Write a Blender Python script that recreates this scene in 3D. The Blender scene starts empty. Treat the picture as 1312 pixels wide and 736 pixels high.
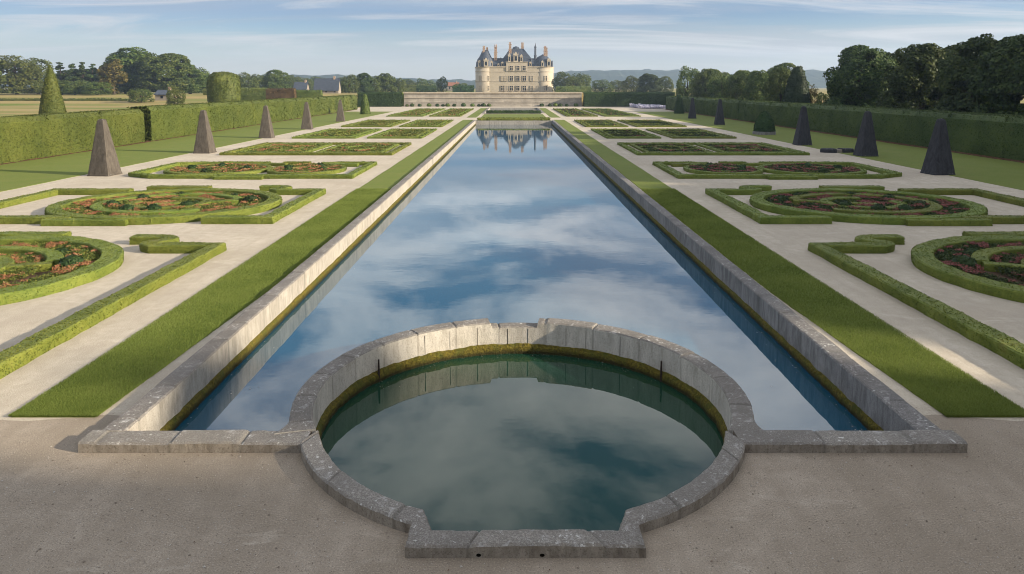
import bpy, math, random
import numpy as np
from mathutils import Vector
PI = math.pi
rng = np.random.default_rng(11)
random.seed(5)
scn = bpy.context.scene
COL = scn.collection
H_CAM, CX, F, TH = 7.0, -0.19, 911.0, math.radians(6)
SUN_EL, SUN_AZ = math.radians(18), math.radians(-16)      # azimuth measured from +X (negative = behind the camera)

# ------------------------------------------------------------------ helpers
def world_at(x, y, Y):
    """world X and z of the photo point (x, y) at ground distance Y"""
    y0 = 112 + F * math.tan(TH)
    v = (y - y0) / F; u = (x - 657) / F
    c, s = math.cos(TH), math.sin(TH)
    k = Y / (c - v * s)
    return u * k + CX, H_CAM + k * (-s - v * c)

def new_mesh(name, V, Fs, mats):
    """V (n,3); Fs list of (faces array, material index)"""
    me = bpy.data.meshes.new(name)
    V = np.asarray(V, dtype=np.float32)
    me.vertices.add(len(V)); me.vertices.foreach_set('co', V.ravel())
    loops, starts, mi, n = [], [], [], 0
    for fa, m in Fs:
        fa = np.asarray(fa, dtype=np.int32)
        if len(fa) == 0: continue
        k = fa.shape[1]
        loops.append(fa.ravel()); starts.append(n + np.arange(len(fa)) * k); mi.append(np.full(len(fa), m)); n += fa.size
    loops = np.concatenate(loops); starts = np.concatenate(starts); mi = np.concatenate(mi)
    me.loops.add(len(loops)); me.loops.foreach_set('vertex_index', loops.astype(np.int32))
    me.polygons.add(len(starts)); me.polygons.foreach_set('loop_start', starts.astype(np.int32))
    me.polygons.foreach_set('material_index', mi.astype(np.int32))
    for m in mats: me.materials.append(m)
    me.update(calc_edges=True); me.validate()
    return me

class MB:
    """collects shapes for one mesh object"""
    def __init__(s): s.V, s.F, s.n = [], [], 0
    def add(s, V, fa, m=0):
        V = np.asarray(V, float).reshape(-1, 3)
        s.V.append(V); s.F.append((np.asarray(fa, int) + s.n, m)); s.n += len(V)
        return s
    def box(s, x0, x1, y0, y1, z0, z1, m=0):
        V = [(x, y, z) for z in (z0, z1) for y in (y0, y1) for x in (x0, x1)]
        s.add(V, [(0,2,3,1),(4,5,7,6),(0,1,5,4),(2,6,7,3),(0,4,6,2),(1,3,7,5)], m); return s
    def grid(s, P, m=0, wrap_u=False, wrap_v=False):
        P = np.asarray(P, float); a, b = P.shape[:2]
        I = np.arange(a * b).reshape(a, b)
        if wrap_u: I = np.vstack([I, I[:1]])
        if wrap_v: I = np.hstack([I, I[:, :1]])
        q = np.stack([I[:-1, :-1], I[1:, :-1], I[1:, 1:], I[:-1, 1:]], -1).reshape(-1, 4)
        s.add(P.reshape(-1, 3), q, m); return s
    def ngon(s, pts, m=0):
        s.add(pts, [list(range(len(pts)))], m); return s
    def lathe(s, prof, seg=16, cx=0, cy=0, m=0, a0=0.0):
        a = np.linspace(0, 2 * PI, seg, endpoint=False) + a0
        P = np.array([[(cx + r * math.cos(t), cy + r * math.sin(t), z) for t in a] for r, z in prof])
        return s.grid(P, m, wrap_v=True)
    def frustum(s, cx, cy, z0, z1, a0, b0, a1, b1, m=0, dx=0, dy=0):
        V = [(cx - a0, cy - b0, z0), (cx + a0, cy - b0, z0), (cx + a0, cy + b0, z0), (cx - a0, cy + b0, z0),
             (cx+dx - a1, cy+dy - b1, z1), (cx+dx + a1, cy+dy - b1, z1), (cx+dx + a1, cy+dy + b1, z1), (cx+dx - a1, cy+dy + b1, z1)]
        s.add(V, [(0,3,2,1),(4,5,6,7),(0,1,5,4),(1,2,6,5),(2,3,7,6),(3,0,4,7)], m); return s
    def tube(s, p, q, r0, r1, seg=7, m=0):
        p, q = np.array(p, float), np.array(q, float); d = q - p; d /= np.linalg.norm(d)
        u = np.cross(d, (0, 0, 1) if abs(d[2]) < .9 else (1, 0, 0)); u /= np.linalg.norm(u); w = np.cross(d, u)
        a = np.linspace(0, 2 * PI, seg, endpoint=False)
        P = np.array([[c + r * (u * math.cos(t) + w * math.sin(t)) for t in a] for c, r in ((p, r0), (q, r1))])
        return s.grid(P, m, wrap_v=True)
    def mesh(s, name, *mats): return new_mesh(name, np.concatenate(s.V), s.F, mats)
    def build(s, name, mat, parent=None, smooth=False):
        mats = mat if isinstance(mat, (list, tuple)) else (mat,)
        return link(name, s.mesh(name, *mats), parent, smooth)

def link(name, me, parent=None, smooth=False):
    o = bpy.data.objects.new(name, me); COL.objects.link(o)
    if parent is not None: o.parent = parent
    if me.users <= 1: me.polygons.foreach_set('use_smooth', np.full(len(me.polygons), bool(smooth)))
    return o
def tag(o, label=None, cat=None, group=None, kind=None):
    if label: o['label'] = label
    if cat: o['category'] = cat
    if group: o['group'] = group
    if kind: o['kind'] = kind
    return o
def empty(name, loc, label, cat, group=None, rz=0):
    o = bpy.data.objects.new(name, None); COL.objects.link(o); o.location = loc; o.rotation_euler = (0, 0, rz)
    o.empty_display_size = .3
    return tag(o, label, cat, group)
def copy_tree(o, parent=None):
    c = o.copy(); COL.objects.link(c)
    if parent is not None: c.parent = parent
    for ch in list(o.children): copy_tree(ch, c)
    return c

def vnoise(P, scale, seed=0):
    """cheap smooth 3-D value noise in -1..1 for numpy points"""
    P = np.asarray(P, float) * scale + seed * 17.13
    i = np.floor(P).astype(np.int64); f = P - i; f = f * f * (3 - 2 * f)
    def h(a, b, c):
        n = (a * 374761393 + b * 668265263 + c * 2147483647 + seed * 144269) & 0x7fffffff
        n = ((n ^ (n >> 13)) * 1274126177) & 0x7fffffff
        return (n ^ (n >> 16)) / 0x7fffffff * 2.0 - 1.0
    r = 0
    for dx in (0, 1):
        for dy in (0, 1):
            for dz in (0, 1):
                w = (f[..., 0] if dx else 1 - f[..., 0]) * (f[..., 1] if dy else 1 - f[..., 1]) * (f[..., 2] if dz else 1 - f[..., 2])
                r = r + w * h(i[..., 0] + dx, i[..., 1] + dy, i[..., 2] + dz)
    return r

def leaf_faces(C, N, size, tilt=.7, aspect=.55):
    """rhombus leaves at points C, roughly facing N"""
    n = len(C)
    N = N + rng.normal(0, tilt, (n, 3)); N /= np.linalg.norm(N, axis=1)[:, None] + 1e-9
    T = np.cross(N, rng.normal(0, 1, (n, 3))); T /= np.linalg.norm(T, axis=1)[:, None] + 1e-9
    B = np.cross(N, T)
    s = (np.asarray(size) * rng.uniform(.6, 1.25, n))[:, None]
    V = np.stack([C + T * s, C + B * s * aspect, C - T * s * .8, C - B * s * aspect], 1).reshape(-1, 3)
    return V, np.arange(4 * n).reshape(n, 4)

def scatter_on_grid(P, n, wrap=False):
    """n random points and normals on a grid of quads"""
    A, B, C_, D = P[:-1, :-1], P[1:, :-1], P[1:, 1:], P[:-1, 1:]
    A, B, C_, D = [q.reshape(-1, 3) for q in (A, B, C_, D)]
    Nn = np.cross(C_ - A, D - B); ar = np.linalg.norm(Nn, axis=1); Nn = Nn / (ar[:, None] + 1e-9)
    k = rng.choice(len(A), n, p=ar / ar.sum()); s, t = rng.random((2, n, 1))
    X = (A[k] * (1 - s) + B[k] * s) * (1 - t) + (D[k] * (1 - s) + C_[k] * s) * t
    return X, Nn[k]

# ------------------------------------------------------------------ materials
class NT:
    def __init__(s, name):
        s.m = bpy.data.materials.new(name); s.m.use_nodes = True; s.t = s.m.node_tree
        s.b = s.t.nodes['Principled BSDF']; s.out = s.t.nodes['Material Output']
        s.pos = s.n('ShaderNodeNewGeometry')
    def n(s, ty, **kw):
        x = s.t.nodes.new(ty)
        for k, v in kw.items(): setattr(x, k, v)
        return x
    def l(s, a, b): s.t.links.new(a, b); return s
    def noise(s, scale, detail=4, rough=.55, stretch=None, vec=None, dist=0):
        v = vec or s.pos.outputs['Position']
        if stretch:
            mp = s.n('ShaderNodeMapping'); mp.inputs['Scale'].default_value = stretch; s.l(v, mp.inputs['Vector']); v = mp.outputs[0]
        x = s.n('ShaderNodeTexNoise'); x.inputs['Scale'].default_value = scale; x.inputs['Detail'].default_value = detail
        x.inputs['Roughness'].default_value = rough; x.inputs['Distortion'].default_value = dist; s.l(v, x.inputs['Vector'])
        return x.outputs['Fac']
    def vor(s, scale, feature='F1', stretch=None):
        v = s.pos.outputs['Position']
        if stretch:
            mp = s.n('ShaderNodeMapping'); mp.inputs['Scale'].default_value = stretch; s.l(v, mp.inputs['Vector']); v = mp.outputs[0]
        x = s.n('ShaderNodeTexVoronoi', feature=feature); x.inputs['Scale'].default_value = scale; s.l(v, x.inputs['Vector'])
        return x
    def ramp(s, fac, stops):
        r = s.n('ShaderNodeValToRGB'); e = r.color_ramp.elements
        while len(e) < len(stops): e.new(.5)
        for el, (p, c) in zip(e, stops):
            el.position = p; el.color = (*c, 1) if not isinstance(c, (int, float)) else (c, c, c, 1)
        s.l(fac, r.inputs[0]); return r.outputs[0]
    def mix(s, fac, a, b, mode='MIX'):
        x = s.n('ShaderNodeMix', data_type='RGBA', blend_type=mode)
        for v, i in ((fac, 0), (a, 6), (b, 7)):
            if isinstance(v, (int, float)): x.inputs[i].default_value = v
            elif isinstance(v, tuple): x.inputs[i].default_value = (*v, 1)
            else: s.l(v, x.inputs[i])
        return x.outputs[2]
    def math(s, op, a, b=None, c=None):
        x = s.n('ShaderNodeMath', operation=op)
        for i, v in enumerate((a, b, c)):
            if v is None: continue
            if isinstance(v, (int, float)): x.inputs[i].default_value = v
            else: s.l(v, x.inputs[i])
        return x.outputs[0]
    def bump(s, h, strength=.5, dist=.02):
        x = s.n('ShaderNodeBump'); x.inputs['Strength'].default_value = strength; x.inputs['Distance'].default_value = dist
        s.l(h, x.inputs['Height']); s.l(x.outputs[0], s.b.inputs['Normal']); return s
    def sep(s, v=None):
        x = s.n('ShaderNodeSeparateXYZ'); s.l(v or s.pos.outputs['Position'], x.inputs[0]); return x.outputs
    def color(s, c, rough=.85, spec=.25):
        if isinstance(c, tuple): s.b.inputs['Base Color'].default_value = (*c, 1)
        else: s.l(c, s.b.inputs['Base Color'])
        s.b.inputs['Roughness'].default_value = rough; s.b.inputs['Specular IOR Level'].default_value = spec; return s

BASE = {}
def foliage(name, dark, mid, light, patch=.5, transl=.25, var=.12, dry=0, base=False):
    if base is False:
        m = foliage(name, dark, mid, light, patch, transl, var, dry, base=None)
        BASE[m.name] = foliage(name + '_body', dark, mid, light, patch, 0, var, dry, base=True); return m
    t = NT(name)
    isl = t.noise(9, 3, .7) if base else t.pos.outputs['Random Per Island']
    f = t.math('ADD', t.math('MULTIPLY', isl, .6), t.math('MULTIPLY', t.noise(patch, 3), .75))
    col = t.ramp(f, [(.28, dark), (.62, mid), (1.0, light)])
    if dry: col = t.mix(t.ramp(t.noise(.9, 5, .7), [(.60, 0.0), (.74, dry)]), col, (.16, .115, .035))
    oi = t.n('ShaderNodeObjectInfo')
    hs = t.n('ShaderNodeHueSaturation'); t.l(col, hs.inputs['Color'])
    t.l(t.math('ADD', t.math('MULTIPLY', oi.outputs['Random'], var * 2), 1 - var), hs.inputs['Value'])
    t.l(t.math('ADD', t.math('MULTIPLY', oi.outputs['Random'], .03), .485), hs.inputs['Hue'])
    t.color(hs.outputs[0], .6, .2)
    tr = t.n('ShaderNodeBsdfTranslucent'); t.l(hs.outputs[0], tr.inputs['Color'])
    mx = t.n('ShaderNodeMixShader'); mx.inputs[0].default_value = transl
    t.l(t.b.outputs[0], mx.inputs[1]); t.l(tr.outputs[0], mx.inputs[2]); t.l(mx.outputs[0], t.out.inputs['Surface'])
    return t.m

M = {}
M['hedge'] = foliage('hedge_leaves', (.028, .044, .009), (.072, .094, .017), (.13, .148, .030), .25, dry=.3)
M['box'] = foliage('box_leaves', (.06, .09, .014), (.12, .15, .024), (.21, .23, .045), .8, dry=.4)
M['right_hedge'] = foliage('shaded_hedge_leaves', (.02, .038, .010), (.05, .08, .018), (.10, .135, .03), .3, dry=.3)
M['dark_hedge'] = foliage('yew_leaves', (.012, .026, .009), (.025, .05, .014), (.05, .085, .02), .3)
M['tree_dark'] = foliage('dark_tree_leaves', (.017, .033, .009), (.04, .066, .016), (.088, .115, .026), .25)
M['tree_mid'] = foliage('mid_tree_leaves', (.028, .05, .011), (.068, .102, .02), (.145, .165, .036), .25)
M['tree_light'] = foliage('light_tree_leaves', (.04, .058, .011), (.075, .098, .018), (.135, .15, .033), .25)
M['tree_gold'] = foliage('golden_tree_leaves', (.05, .055, .012), (.11, .10, .02), (.19, .155, .03), .3)
M['yew_dark'] = foliage('dark_yew_leaves', (.007, .014, .005), (.014, .026, .008), (.028, .045, .012), .3)
M['russet'] = foliage('russet_leaves', (.035, .025, .012), (.07, .045, .018), (.12, .075, .03), .5)
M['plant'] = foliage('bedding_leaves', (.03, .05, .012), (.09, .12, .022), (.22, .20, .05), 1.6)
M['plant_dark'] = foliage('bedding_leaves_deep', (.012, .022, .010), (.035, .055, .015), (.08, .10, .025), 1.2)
def petals(name, cols):
    t = NT(name); isl = t.pos.outputs['Random Per Island']
    f = t.math('ADD', t.math('MULTIPLY', isl, .55), t.math('MULTIPLY', t.noise(.7, 2), .6))
    st = [(.2 + .75 * i / (len(cols) - 1), c) for i, c in enumerate(cols)]
    t.color(t.ramp(f, st), .6, .2); return t.m
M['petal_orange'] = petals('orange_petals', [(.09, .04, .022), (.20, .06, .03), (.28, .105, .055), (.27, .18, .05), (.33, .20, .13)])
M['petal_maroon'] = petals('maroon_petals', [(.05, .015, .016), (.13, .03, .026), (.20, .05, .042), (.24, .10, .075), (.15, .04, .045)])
M['lilac'] = petals('lilac_petals', [(.20, .19, .26), (.38, .36, .46), (.5, .5, .55)])

# gravel
def gravel(name, a, b, patch, pale, dark, grain, pk, spk):
    t = NT(name)
    g1 = t.noise(grain, 3, .75); g2 = t.noise(grain * .42, 2, .6); mid = t.noise(2.6, 6, .65); big = t.noise(.22, 5, .6, dist=.6)
    c = t.ramp(mid, [(.3, a), (.7, b)])
    c = t.mix(t.ramp(big, [(.42, 0.0), (.62, pk)]), c, patch)
    c = t.mix(t.ramp(t.noise(.5, 6, .7, stretch=(.5, 1.2, 1), dist=1.2), [(.58, 0.0), (.70, pk)]), c, pale)
    c = t.mix(t.ramp(g1, [(.30, spk), (.47, 0.0)]), c, dark)
    c = t.mix(t.ramp(g1, [(.55, 0.0), (.70, spk)]), c, tuple(min(.8, v * 1.6) for v in b))
    c = t.mix(t.ramp(g2, [(.69, 0.0), (.76, spk)]), c, dark)
    c = t.mix(t.ramp(t.noise(1.6, 4, .6, stretch=(1.6, .07, 1)), [(.42, .28), (.56, 0.0)]), c, patch)
    c = t.mix(t.ramp(t.noise(6, 5, .7, dist=.8), [(.60, 0.0), (.72, .35)]), c, dark)
    t.color(c, .95, .15).bump(g1, .8, .02); M[name] = t.m
gravel('gravel', (.41, .353, .275), (.54, .475, .38), (.37, .315, .245), (.58, .52, .42), (.22, .185, .145), 30, .65, .65)
gravel('sand', (.285, .236, .182), (.365, .308, .242), (.23, .188, .14), (.46, .40, .325), (.10, .08, .06), 36, .75, .62)
t = NT('pebble'); t.color(t.ramp(t.pos.outputs['Random Per Island'], [(.1, (.19, .155, .12)), (.5, (.29, .245, .195)), (.95, (.46, .42, .37))]), .9, .2); M['pebble'] = t.m
# lawn
t = NT('lawn_turf')
f1 = t.noise(55, 3, .7, stretch=(1, .5, 1)); f2 = t.noise(.5, 4); f3 = t.noise(4, 3)
c = t.ramp(f1, [(.25, (.07, .095, .018)), (.55, (.14, .175, .034)), (.8, (.21, .24, .055))])
c = t.mix(t.ramp(f2, [(.4, 0.0), (.7, .55)]), c, (.165, .175, .046))
c = t.mix(t.ramp(f3, [(.55, 0.0), (.75, .35)]), c, (.08, .13, .018))
c = t.mix(t.ramp(t.noise(1.4, 6, .7, dist=.6), [(.60, 0.0), (.74, .55)]), c, (.20, .17, .075))
t.color(c, .9, .15).bump(f1, .7, .03); M['lawn'] = t.m
M['blade'] = foliage('grass_blades', (.085, .12, .02), (.17, .215, .042), (.27, .31, .075), .5, .35, 0)
# meadow
t = NT('meadow')
c = t.ramp(t.noise(.012, 5, .6, stretch=(1, 2.5, 1)), [(.36, (.13, .17, .03)), (.5, (.28, .22, .085)), (.6, (.34, .25, .11)), (.72, (.15, .19, .04))])
c = t.mix(t.ramp(t.noise(2.5, 4), [(.4, 0.0), (.7, .4)]), c, (.10, .12, .03))
t.color(c, .95, .1); M['meadow'] = t.m
t = NT('soil')
t.color(t.ramp(t.noise(9, 5), [(.3, (.05, .032, .02)), (.7, (.13, .085, .055))]), .95, .1).bump(t.noise(20, 3), .8, .04); M['soil'] = t.m
t = NT('dry_litter')
t.color(t.ramp(t.noise(5, 5), [(.35, (.035, .02, .012)), (.6, (.13, .065, .035)), (.75, (.22, .13, .075))]), .95, .1).bump(t.noise(14, 3), 1, .05); M['litter'] = t.m
# weathered coping stone: dark lichened tops, paler streaked sides
def stone(name, top_dark, top_light, side_dark, side_light, brown=.0):
    t = NT(name)
    nz = t.sep(t.pos.outputs['Normal'])[2]; P = t.sep()
    up = t.ramp(nz, [(.35, 0.0), (.75, 1.0)])
    sp = t.noise(38, 4, .8); sp2 = t.noise(5, 6, .7, dist=.8); sp3 = t.noise(1.1, 4)
    tc = t.ramp(sp, [(.33, tuple(v * .6 for v in top_dark)), (.5, top_dark), (.66, top_light)])
    tc = t.mix(t.ramp(sp2, [(.56, 0.0), (.64, .5)]), tc, (.46, .45, .43))            # white lichen crusts
    tc = t.mix(t.ramp(t.noise(11, 3, .6), [(.63, 0.0), (.68, .8)]), tc, (.58, .57, .54))
    tc = t.mix(t.ramp(sp3, [(.45, 0.0), (.65, .5)]), tc, tuple(v * .7 for v in top_dark))
    st = t.noise(5, 6, .7, stretch=(1, 1, .3), dist=.5); st2 = t.noise(1.3, 5, .65, stretch=(1, 1, .35), dist=.6)
    sc = t.ramp(st, [(.30, side_dark), (.60, side_light)])
    sc = t.mix(t.ramp(st2, [(.54, 0.0), (.74, .6)]), sc, side_dark)
    sc = t.mix(t.ramp(t.noise(30, 3, .7), [(.34, .55), (.48, 0.0)]), sc, tuple(v * .5 for v in side_dark))
    if brown: sc = t.mix(t.ramp(P[2], [(0.0, brown), (.15, 0.0)]), sc, (.17, .135, .10))
    allc = t.mix(up, sc, tc)
    a1 = t.n('ShaderNodeAttribute'); a1.attribute_name = 'block_tone'; a2 = t.n('ShaderNodeAttribute'); a2.attribute_name = 'joint'
    if 'obelisk' not in name:
        allc = t.mix(1.0, allc, t.ramp(a1.outputs['Fac'], [(0.0, (.94, .93, .92)), (.5, (1, 1, 1)), (1.0, (1.06, 1.05, 1.03))]), 'MULTIPLY')
        allc = t.mix(t.math('MULTIPLY', a2.outputs['Fac'], .32), allc, (.045, .042, .032))
    t.color(allc, .92, .2)
    hb = t.math('ADD', t.math('MULTIPLY', sp, .7), t.math('MULTIPLY', sp2, .6))
    t.bump(hb, .75, .03); M[name] = t.m
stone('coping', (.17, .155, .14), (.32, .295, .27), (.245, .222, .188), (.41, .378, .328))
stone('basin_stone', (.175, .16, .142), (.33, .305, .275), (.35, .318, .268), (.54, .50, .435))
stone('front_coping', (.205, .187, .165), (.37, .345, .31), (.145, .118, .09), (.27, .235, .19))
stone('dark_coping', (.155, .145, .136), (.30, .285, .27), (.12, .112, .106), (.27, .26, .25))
stone('obelisk', (.06, .052, .043), (.125, .108, .09), (.058, .049, .04), (.112, .096, .078))
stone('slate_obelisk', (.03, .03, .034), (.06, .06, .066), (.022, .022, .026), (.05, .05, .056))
t = NT('moss')
n1 = t.noise(16, 5, .7); z = t.sep()[2]
c = t.ramp(n1, [(.3, (.035, .028, .006)), (.55, (.12, .095, .014)), (.75, (.22, .18, .03))])
c = t.mix(t.ramp(t.noise(3, 4), [(.45, 0.0), (.7, .7)]), c, (.05, .065, .012))
c = t.mix(t.ramp(t.math('ADD', t.math('ADD', z, 1.0), t.math('MULTIPLY', t.noise(6, 3), .12)), [(.40, .85), (.52, 0.0)]), c, (.018, .016, .006))
t.color(c, .9, .2).bump(n1, 1.0, .05); M['moss'] = t.m
t = NT('iron'); t.color(t.ramp(t.noise(30, 3), [(.3, (.012, .010, .008)), (.7, (.05, .03, .02))]), .8, .3); M['iron'] = t.m
t = NT('hole'); t.color((.006, .005, .004), 1, 0); M['hole'] = t.m
def water(name, body, ior, ripple):
    t = NT(name)
    t.color(t.mix(t.noise(.16, 4), body, tuple(v * .55 for v in body)), .015, .5)
    t.b.inputs['IOR'].default_value = ior
    w = t.math('ADD', t.math('MULTIPLY', t.noise(.55, 3, .5, stretch=(1, 1.6, 1)), 1.0), t.math('MULTIPLY', t.noise(2.6, 2, .5, stretch=(1, 1.7, 1)), .12))
    t.bump(w, 1.0, ripple); M[name] = t.m
water('canal_water', (.006, .078, .135), 1.95, .002)
water('basin_water', (.012, .052, .030), 1.55, .0015)
# terrace masonry and chateau
def masonry(name, a, b, joint, bw, bh, stain=.5):
    t = NT(name); P = t.sep()
    cmb = t.n('ShaderNodeCombineXYZ'); t.l(t.math('ADD', P[0], t.math('MULTIPLY', P[1], .7)), cmb.inputs[0]); t.l(P[2], cmb.inputs[1])
    br = t.n('ShaderNodeTexBrick'); t.l(cmb.outputs[0], br.inputs['Vector'])
    for k, v in (('Color1', a), ('Color2', b), ('Mortar', joint)): br.inputs[k].default_value = (*v, 1)
    for k, v in (('Scale', 1), ('Mortar Size', .04 * bh), ('Brick Width', bw), ('Row Height', bh), ('Bias', 0)): br.inputs[k].default_value = v
    c = t.mix(t.ramp(t.noise(.35, 6, .65, stretch=(1, 1, .6)), [(.42, 0.0), (.66, stain)]), br.outputs['Color'], tuple(v * .5 for v in a))
    c = t.mix(t.ramp(t.noise(1.5, 5, .65, stretch=(1, 1, .3)), [(.5, 0.0), (.75, stain * .6)]), c, tuple(v * .6 for v in b))
    t.color(c, .9, .2); M[name] = t.m
masonry('terrace_stone', (.46, .41, .34), (.36, .32, .265), (.17, .15, .12), 3.2, .5, .7)
masonry('tuffeau', (.47, .40, .305), (.42, .36, .27), (.47, .39, .28), 1.4, .5, .25)
t = NT('ashlar'); t.color(t.ramp(t.noise(.8, 4), [(.3, (.38, .32, .24)), (.7, (.49, .42, .32))]), .9, .2); M['ashlar'] = t.m
t = NT('chimney_brick'); t.color(t.ramp(t.noise(1.2, 4, .6), [(.35, (.22, .12, .09)), (.55, (.42, .31, .22)), (.7, (.20, .18, .17))]), .9, .2); M['brick'] = t.m
t = NT('slate')
c = t.ramp(t.noise(.9, 4, .7, stretch=(1, 1, 2.5)), [(.3, (.026, .033, .048)), (.7, (.07, .083, .11))])
t.color(c, .55, .35); M['slate'] = t.m
t = NT('window_glass'); t.color((.012, .014, .018), .15, .5); M['glass'] = t.m
t = NT('blind'); t.color((.34, .29, .22), .8, .2); M['blind'] = t.m
t = NT('render_wall'); t.color(t.ramp(t.noise(.6, 3), [(.3, (.20, .17, .135)), (.7, (.28, .245, .20))]), .9, .2); M['plaster'] = t.m
t = NT('tile_roof'); t.color((.24, .11, .07), .8, .2); M['tile'] = t.m
t = NT('bark'); t.color(t.ramp(t.noise(2, 4, stretch=(1, 1, .3)), [(.3, (.03, .022, .016)), (.7, (.09, .07, .05))]), .95, .1); M['bark'] = t.m
t = NT('hill_woods')
c = t.ramp(t.noise(.012, 6, .7), [(.35, (.012, .022, .012)), (.55, (.024, .036, .016)), (.68, (.07, .07, .045)), (.76, (.02, .03, .014))])
t.color(c, .95, .1); M['hill'] = t.m

# ------------------------------------------------------------------ leafy solids
def smooth_path(pts, step=.35, closed=False, curve=False):
    P = np.array(pts, float)
    if curve:
        n = len(P); out = []
        idx = range(n) if closed else range(n - 1)
        for i in idx:
            p0 = P[(i - 1) % n] if closed or i > 0 else P[i]; p1 = P[i]; p2 = P[(i + 1) % n]
            p3 = P[(i + 2) % n] if closed or i + 2 < n else P[i + 1]
            for s in np.linspace(0, 1, 9)[:-1]:
                out.append(.5 * (2 * p1 + (p2 - p0) * s + (2 * p0 - 5 * p1 + 4 * p2 - p3) * s * s + (3 * p1 - p0 - 3 * p2 + p3) * s ** 3))
        if not closed: out.append(P[-1])
        P = np.array(out)
    Q = np.vstack([P, P[:1]]) if closed else P
    out = []
    for a, b in zip(Q[:-1], Q[1:]):
        k = max(1, int(math.ceil(np.linalg.norm(b - a) / step)))
        for s in range(k): out.append(a + (b - a) * s / k)
    if not closed: out.append(Q[-1])
    return np.array(out)

def offsets(P, closed):
    if closed: T0 = P - np.roll(P, 1, 0); T1 = np.roll(P, -1, 0) - P
    else:
        T = np.diff(P, axis=0); T0 = np.vstack([T[:1], T]); T1 = np.vstack([T, T[-1:]])
    T0 = T0 / np.linalg.norm(T0, axis=1)[:, None]; T1 = T1 / np.linalg.norm(T1, axis=1)[:, None]
    N0 = np.stack([T0[:, 1], -T0[:, 0]], 1); N1 = np.stack([T1[:, 1], -T1[:, 0]], 1)
    m = N0 + N1; m /= np.linalg.norm(m, axis=1)[:, None]
    return m / np.clip((m * N0).sum(1), .45, 1)[:, None]

def hedge_mesh(name, pts, w, h, mat, dist, closed=False, curve=False, dens=1.0, z0=0.0, rough=1.0, step=None, leafscale=1.0, tilt=.5):
    """clipped hedge: swept body with slightly bulging faces, skinned in leaves; dist(Y) gives leaf size from viewing distance"""
    step = step or max(.3, w * .45)
    P = smooth_path(pts, step, closed, curve); O = offsets(P, closed)
    b = min(.12 * h, .16 * w)
    prof = [(.5 * .97, 0), (.5, .35 * h), (.5, .7 * h), (.5, h - b), (.5 - b / w, h), (.17, h), (-.17, h), (-(.5 - b / w), h), (-.5, h - b), (-.5, .7 * h), (-.5, .35 * h), (-.5 * .97, 0)]
    G = np.array([[(*(p + o * (a * w)), z0 + z) for a, z in prof] for p, o in zip(P, O)])
    nz = np.stack([vnoise(G, 1.3 / max(w, .5), s) for s in (1, 2, 3)], -1) * (.05 * min(w, 1.6) * rough)
    G = G + nz * np.array([1, 1, .6]); G[:, 0, 2] = z0; G[:, -1, 2] = z0
    mb = MB()
    Gs = np.vstack([G, G[:1]]) if closed else G
    mb.grid(Gs, 1)
    if not closed:
        for k, e in ((0, 1), (-1, -1)):
            I = list(range(len(prof))); V = G[k]
            mb.add(V, [I if k == 0 else I[::-1]], 1)
    A, Bq = Gs[:-1, :-1], Gs[1:, 1:]
    seglen = np.linalg.norm(np.diff(P, axis=0), axis=1).sum()
    Ls = dist * .00105 * leafscale
    area = seglen * (2 * h + w)
    n = int(min(120000, dens * area / (Ls * Ls) * .55))
    X, N = scatter_on_grid(Gs, n)
    if not closed:                                   # leaves on both end faces
        for k, sgn in ((0, -1), (-1, 1)):
            T = P[1] - P[0] if k == 0 else P[-1] - P[-2]
            T = T / np.linalg.norm(T) * sgn
            ne = max(6, int(dens * w * h / (Ls * Ls) * .55))
            a = rng.uniform(-.5, .5, ne) * w; zz = rng.uniform(0, h, ne)
            Xe = np.column_stack([P[k] + O[k] * a[:, None] + T * .01, zz + z0])
            X = np.vstack([X, Xe]); N = np.vstack([N, np.tile((*T, 0.0), (ne, 1))])
    out = np.sign((N * (X - np.array([0, 0, 0]))).sum(1))
    X = X + N * rng.uniform(-.4, .5, (len(X), 1)) * Ls * 1.2
    V, Fq = leaf_faces(X, N, Ls, tilt)
    mb.add(V, Fq)
    return mb.mesh(name, mat, BASE[mat.name])
def hedge(name, *a, parent=None, **k): return link(name, hedge_mesh(name, *a, **k), parent)

def topiary_mesh(name, prof, mat, leaf, n, seg=28, noise=.05, square=0):
    a = np.linspace(0, 2 * PI, seg + 1)
    rr = np.array([p[0] for p in prof]); zz = np.array([p[1] for p in prof])
    R = rr[:, None] * np.ones_like(a)[None]
    if square: R = R * (1 / (np.abs(np.cos(a)) ** square + np.abs(np.sin(a)) ** square) ** (1 / square))[None]
    G = np.stack([R * np.cos(a), R * np.sin(a), np.repeat(zz[:, None], seg + 1, 1)], -1)
    G[:, :-1] *= 1 + noise * vnoise(G[:, :-1], .9, 4)[..., None]; G[:, -1] = G[:, 0]
    mb = MB(); mb.grid(G, 1)
    X, N = scatter_on_grid(G, n)
    c = X * np.array([1, 1, 0]); N = N * np.sign((N * c).sum(1) + 1e-6)[:, None]
    X = X + N * rng.uniform(-.3, .6, (n, 1)) * leaf
    V, Fq = leaf_faces(X, N, leaf, .5); mb.add(V, Fq)
    return mb.mesh(name, mat, BASE[mat.name])

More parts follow.
